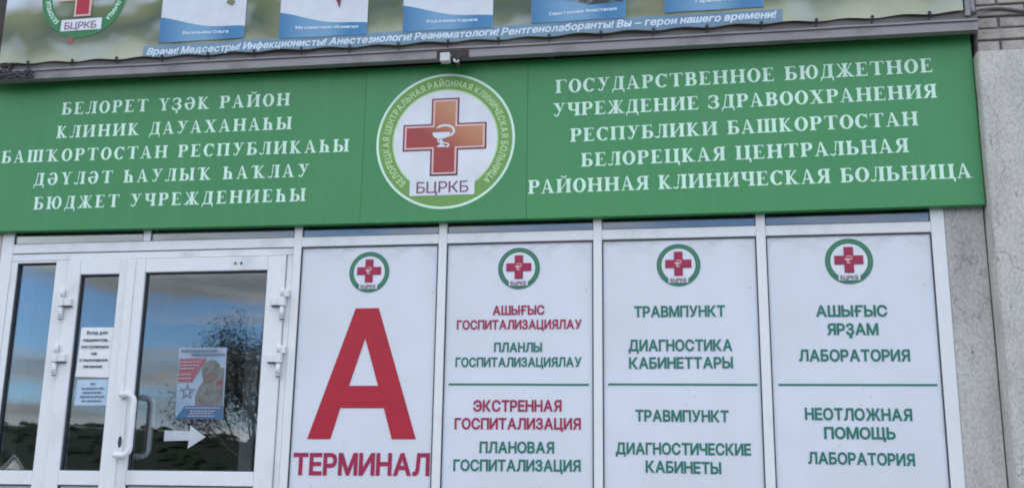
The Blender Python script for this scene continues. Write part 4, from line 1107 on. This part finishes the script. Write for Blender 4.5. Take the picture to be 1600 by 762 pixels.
def blue_print():
    M = Mat("blue_print", (.05, .19, .42, 1), .5, .35)
    tcn = M.n("ShaderNodeTexCoord")
    sp = M.n("ShaderNodeSeparateXYZ"); M.l(tcn.outputs['Generated'], sp.inputs[0])
    M.base(M.ramp(sp.outputs[0], [(0, (.050, .20, .39, 1)), (.35, (.18, .36, .54, 1)), (.55, (.18, .37, .54, 1)), (.8, (.055, .21, .41, 1)), (1, (.075, .24, .44, 1))]))
    return M.m
BLUE = blue_print()
STRIPBLUE = worn("banner_strip_print", (.15, .255, .36, 1), (.22, .33, .41, 1), 1.2, .35, .65, .5, .3)
PALETEXT = plain("pale_blue_lettering", (.68, .80, .90, 1), .5)
CARDW = plain("card_white_print", (.68, .72, .77, 1), .5)
st = cloth(banner, "slogan_strip", -2.931, .505, lambda x: hem(x) + .002, lambda x: 3.998 + .006 * (x + 2.93) / 3.43, YB - .0022, STRIPBLUE, 160, 3)
V, F = line_geo("Врачи! Медсестры! Инфекционисты! Анестезиологи! Реаниматологи! Рентгенолаборанты! Вы – герои нашего времени!", 'sans', -2.905, 3.946, .470, 3.962, .041, .22)
V = [(p[0], p[1] + sag(p[0], .008)) for p in V]
b = MB(); b.mesh(flat(V, YB - .0042, ban), F); b.build("lettering", PALETEXT, st)
CARDS = [(-2.842, -2.343, 4.011, "Васильева Ольга", (-2.705, 4.053, -2.436, 4.046)), (-2.144, -1.653, 3.992, "Мухаметшин Исмагил", (-2.051, 4.041, -1.702, 4.032)),
         (-1.457, -.971, 3.993, "Ходжаева Карина", (-1.330, 4.036, -1.053, 4.033)), (-.767, -.276, 4.001, "Свистунова Анастасия", (-.674, 4.038, -.322, 4.046)),
         (-.079, .415, 4.018, "Гарапов Азгат", (.078, 4.061, .312, 4.064))]
CAMO = worn("dark_clothing_print", (.05, .065, .06, 1), (.30, .33, .36, 1), 16, .38, .5, .6, .3)
OLIVE_CARD = plain('olive_card_print', (.20, .21, .11, 1), .5)
for k, (x0, x1, z0, nm, t) in enumerate(CARDS):
    up = .06 if k > 2 else 0.0
    wave = lambda x, x0=x0, x1=x1, z0=z0, up=up: z0 + up + .140 - .080 * (x - x0) / (x1 - x0) + .011 * math.cos(2 * math.pi * (x - x0) / (x1 - x0) * .95)
    cd = cloth(banner, "staff_card", x0, x1, lambda x, z0=z0: z0, lambda x: 4.66, YB - .0042, CARDW, 24, 24)
    cloth(cd, "blue_wave", x0 + .001, x1 - .001, lambda x, z0=z0: z0 + .001, wave, YB - .0062, BLUE, 24, 5)
    lettering(cd, nm, t[0], t[1], t[2], t[3], .0185, YB - .0082, PALETEXT, fy=ban)
    b = MB()
    if k == 0: poly_sheet(b, [(-2.462, 4.225), (-2.425, 4.205), (-2.408, 4.23), (-2.446, 4.25)], YB - .0082, ban); mm = OLIVE_CARD
    elif k == 1: poly_sheet(b, [(-1.846, 4.235), (-1.812, 4.153), (-1.800, 4.235)], YB - .0082, ban); mm = MAROON
    elif k == 3: poly_sheet(b, [(-.70, 4.30), (-.66, 4.135), (-.57, 4.118), (-.46, 4.085), (-.36, 4.092), (-.29, 4.095), (-.285, 4.30)], YB - .0082, ban); mm = CAMO
    else: b.bm.free(); continue
    b.build("portrait_detail", mm, cd)
emblem(banner, -3.321, 4.336, .262, YB - .0022, 'banner', ban, .002)
b = MB()
poly_sheet(b, [(-3.382 + .022 * math.cos(i * .5236), 4.062 + .026 * math.sin(i * .5236)) for i in range(12)], YB - .0022, ban)
b.build("red_blur", plain("red_blur_print", (.30, .13, .10, 1), .6), banner)
for k, x in enumerate(EYE):
    if x > BX1: break
    z = hem(x) + .008
    y = YB + ban(x, z) - .002
    b = MB(); b.tube([(x, y - .001, z), (x, y - .005, z)], .008, 10)
    b.tube([(x, y - .006, z + .003), (x + .004, y - .016, z - .008), (x + .002 * (-1) ** k, y - .004, z - .024), (x - .004, y + .018, z - .030)], .0028, 6)
    b.build("eyelet_tie", CABLE, banner)

# ------------------------------------------------------------------ small fixtures
jb = tag(empty("junction_box", (-1.20, -.17, 3.80)), "small white box on a dark bracket above the round red-cross emblem", "junction box")
b = MB(); b.box(-1.242, -1.190, -.205, -.160, 3.806, 3.854, .004); b.build("box", plain("box_plastic", (.62, .62, .62, 1), .5), jb)
b = MB(); b.box(-1.189, -1.135, -.185, -.159, 3.822, 3.842, .003); b.box(-1.16, -1.142, -.178, -.1585, 3.79, 3.852, .003); b.box(-1.27, -1.10, -.1575, -.1525, 3.84, 3.885, .002); b.build("bracket", STEEL_DARK, jb)
b = MB(); b.tube([(-1.168, -.19, 3.818), (-1.162, -.2, 3.802), (-1.15, -.195, 3.80), (-1.148, -.18, 3.815)], .006, 8); b.build("clip", HGREY, jb)

def cable(name, path, r, label, cat, n=8):
    # smooth the path a little
    P = [Vector(p) for p in path]
    for _ in range(2):
        Q = [P[0]]
        for a, c in zip(P, P[1:]):
            Q += [a * .75 + c * .25, a * .25 + c * .75]
        Q.append(P[-1])
        P = Q
    b = MB(); b.tube(P, r, n)
    return tag(b.build(name, CABLE if 'black' in label else plain("grey_cable", (.115, .11, .11, 1), .6)), label, cat)
cable("cable", [(1.405, -.168, 3.932), (1.44, -.14, 3.956), (1.50, -.115, 3.972), (1.56, -.112, 3.972), (1.64, -.112, 3.952), (1.80, -.113, 3.925), (2.05, -.113, 3.915), (2.41, -.113, 3.94)], .008,
      "grey cable running across the bare bricks from the banner post", "cable")
cb = tag(empty("cable_bundle", (-3.7, -.17, 3.84)), "tangle of dark cables hanging at the end of the steel rail", "cable bundle")
rng = random.Random(4)
b = MB()
for k in range(6):
    P = [Vector((-3.86 + .045 * i + rng.uniform(-.02, .02), -.172 + rng.uniform(-.015, .008), 3.872 + rng.uniform(-.022, .022) + .012 * math.sin(i * 1.3 + k))) for i in range(7)]
    for _ in range(2):
        Q = [P[0]]
        for a, c in zip(P, P[1:]): Q += [a * .75 + c * .25, a * .25 + c * .75]
        P = Q + [P[-1]]
    b.tube(P, .006, 7)
b.build("cables", CABLE, cb)
b = MB(); b.box(-3.80, -3.72, -.168, -.159, 3.925, 3.945, .002); b.box(-3.735, -3.725, -.18, -.159, 3.85, 3.94, .002); b.build("clamp", STEEL_DARK, cb)

# ------------------------------------------------------------------ papers on the doors
def paper(name, pts, y, mat, label, cat, curl=.006):
    """sheet with its corners lifting a little; pts = bl, br, tr, tl in (x, z)"""
    bl, br, tr, tl = [Vector(p) for p in pts]
    b = MB()
    N = 14
    V = []
    for j in range(N + 1):
        for i in range(N + 1):
            u, v = i / N, j / N
            p = (bl * (1 - u) + br * u) * (1 - v) + (tl * (1 - u) + tr * u) * v
            c = curl * (abs(2 * u - 1) ** 5 * abs(2 * v - 1) ** 3 + .25 * math.sin(3 * u + 5 * v) ** 2)
            V.append((p.x, y - c, p.y))
    F = [(j * (N + 1) + i, j * (N + 1) + i + 1, (j + 1) * (N + 1) + i + 1, (j + 1) * (N + 1) + i) for j in range(N) for i in range(N)]
    b.mesh(V, F)
    b.mesh([(v[0], v[1] + .0006, v[2]) for v in V], [q[::-1] for q in F])
    for f in b.bm.faces: f.smooth = True
    o = b.build(name, mat)
    ORIG[o] = o.location.copy()
    return tag(o, label, cat)
PY = .0135
n1 = paper("notice", [(-3.240, 2.200), (-3.040, 2.194), (-3.045, 2.463), (-3.233, 2.465)], PY, PAPER, "white paper notice with bold black lines, upper sheet on the narrow door", "notice", .004)
for s, a, c, z, h in (("Вход для", -3.198, -3.078, 2.427, .018), ("пациентов,", -3.214, -3.068, 2.388, .017), ("поступающих", -3.222, -3.060, 2.352, .017), ("на", -3.160, -3.128, 2.316, .016), ("стационарное", -3.224, -3.062, 2.281, .016), ("лечение", -3.200, -3.090, 2.246, .017)):
    lettering(n1, s, a, z, c, z, h, PY - .0055, INK)
n2 = paper("notice", [(-3.228, 2.047), (-3.030, 2.047), (-3.031, 2.186), (-3.224, 2.182)], PY - .001, PAPER_BLUE, "pale blue paper notice, lower sheet on the narrow door", "notice", .003)
rng = random.Random(8)
for a, c, z in ((-3.145, -3.115, 2.156), (-3.195, -3.065, 2.132), (-3.185, -3.075, 2.110), (-3.198, -3.062, 2.088), (-3.188, -3.072, 2.066)):
    b = MB(); x = a
    while x < c:
        w = rng.uniform(.008, .022)
        b.box(x, min(x + w, c), PY - .0058, PY - .0050, z, z + rng.uniform(.007, .010)); x += w + .004
    b.build("print_line", INK_SOFT, n2)
pt_y = .0145  # poster colours carry the dimming of a sheet seen behind reflecting glass
po = paper("poster", [(-2.650, 1.978), (-2.387, 1.975), (-2.393, 2.348), (-2.661, 2.352)], pt_y, worn("dimmed_poster_print", (.36, .42, .50, 1), (.22, .33, .43, 1), 5, .4, .6, .5), "poster on the wide door glass, its colours painted dim as if behind it, with red block, star and blue foot", "poster", .002)
PF = pt_y - .0035
def shape(name, pts, mat, y):
    b = MB(); poly_sheet(b, pts, y); return b.build(name, mat, po)
shape("red_block", [(-2.652, 2.170), (-2.574, 2.170), (-2.502, 2.292), (-2.652, 2.292)], plain("poster_red", (.33, .11, .14, 1), .5), PF)
OLIVE = worn("olive_print", (.19, .19, .175, 1), (.10, .105, .105, 1), 22, .35, .6, .6)
fig = [(-2.544, 2.045), (-2.548, 2.09), (-2.530, 2.145), (-2.508, 2.175), (-2.520, 2.205), (-2.522, 2.240), (-2.508, 2.268), (-2.480, 2.284), (-2.450, 2.280), (-2.428, 2.262), (-2.422, 2.240), (-2.400, 2.246), (-2.397, 2.045)]
shape("figure_print", fig, OLIVE, PF - .0006)
shape("figure_print", [(-2.512, 2.205), (-2.470, 2.222), (-2.440, 2.215), (-2.446, 2.178), (-2.478, 2.160), (-2.505, 2.176)], plain("face_print", (.17, .13, .11, 1), .6), PF - .0012)
shape("red_patch", [(-2.436, 2.150), (-2.402, 2.156), (-2.402, 2.182), (-2.436, 2.172)], plain("patch_print", (.25, .07, .08, 1), .6), PF - .0013)
shape("blue_block", [(-2.649, 1.980), (-2.389, 1.977), (-2.392, 2.046), (-2.600, 2.046)], plain("poster_blue", (.055, .13, .25, 1), .5), PF - .0018)
star = []
for i in range(10):
    r = .047 if i % 2 == 0 else .019
    star.append((-2.596 + r * math.sin(i * math.pi / 5), 2.118 + r * math.cos(i * math.pi / 5)))
st2 = [(-2.596 + (p[0] + 2.596) * .6, 2.118 + (p[1] - 2.118) * .6) for p in star]
b = MB(); V, F = fill([star, st2[::-1]]); b.mesh(flat(V, PF - .0008), F); b.build("star_outline", INK_SOFT, po)
rng = random.Random(2)
def dashes(rows, mat):
    b = MB()
    for a, c, z, h in rows:
        x = a
        while x < c:
            w = rng.uniform(.006, .02)
            b.box(x, min(x + w, c), PF - .0028, PF - .0022, z, z + h); x += w + .004
    b.build("print_lines", mat, po)
dashes([(-2.648, -2.445, 2.328, .011), (-2.588, -2.40, 2.308, .011)], INK_SOFT)
dashes([(-2.646, -2.53, 2.270, .007), (-2.646, -2.54, 2.253, .007), (-2.646, -2.565, 2.236, .007), (-2.646, -2.58, 2.205, .007), (-2.646, -2.58, 2.185, .007), (-2.598, -2.40, 2.032, .006), (-2.57, -2.43, 2.016, .006), (-2.57, -2.44, 2.004, .006), (-2.58, -2.43, 1.990, .006)], plain('pale_print', (.40, .36, .40, 1), .5))
b = MB()
b.prism([(-2.703, 1.864), (-2.565, 1.868), (-2.568, 1.826), (-2.474, 1.886), (-2.562, 1.945), (-2.564, 1.915), (-2.703, 1.919)], .0128, .0142)
tag(b.build("arrow_sticker", worn("arrow_vinyl", (.54, .57, .61, 1), (.45, .48, .53, 1), 9, .35, .6, .6)), "pale grey arrow sticker pointing right, below the poster on the wide door", "sticker")
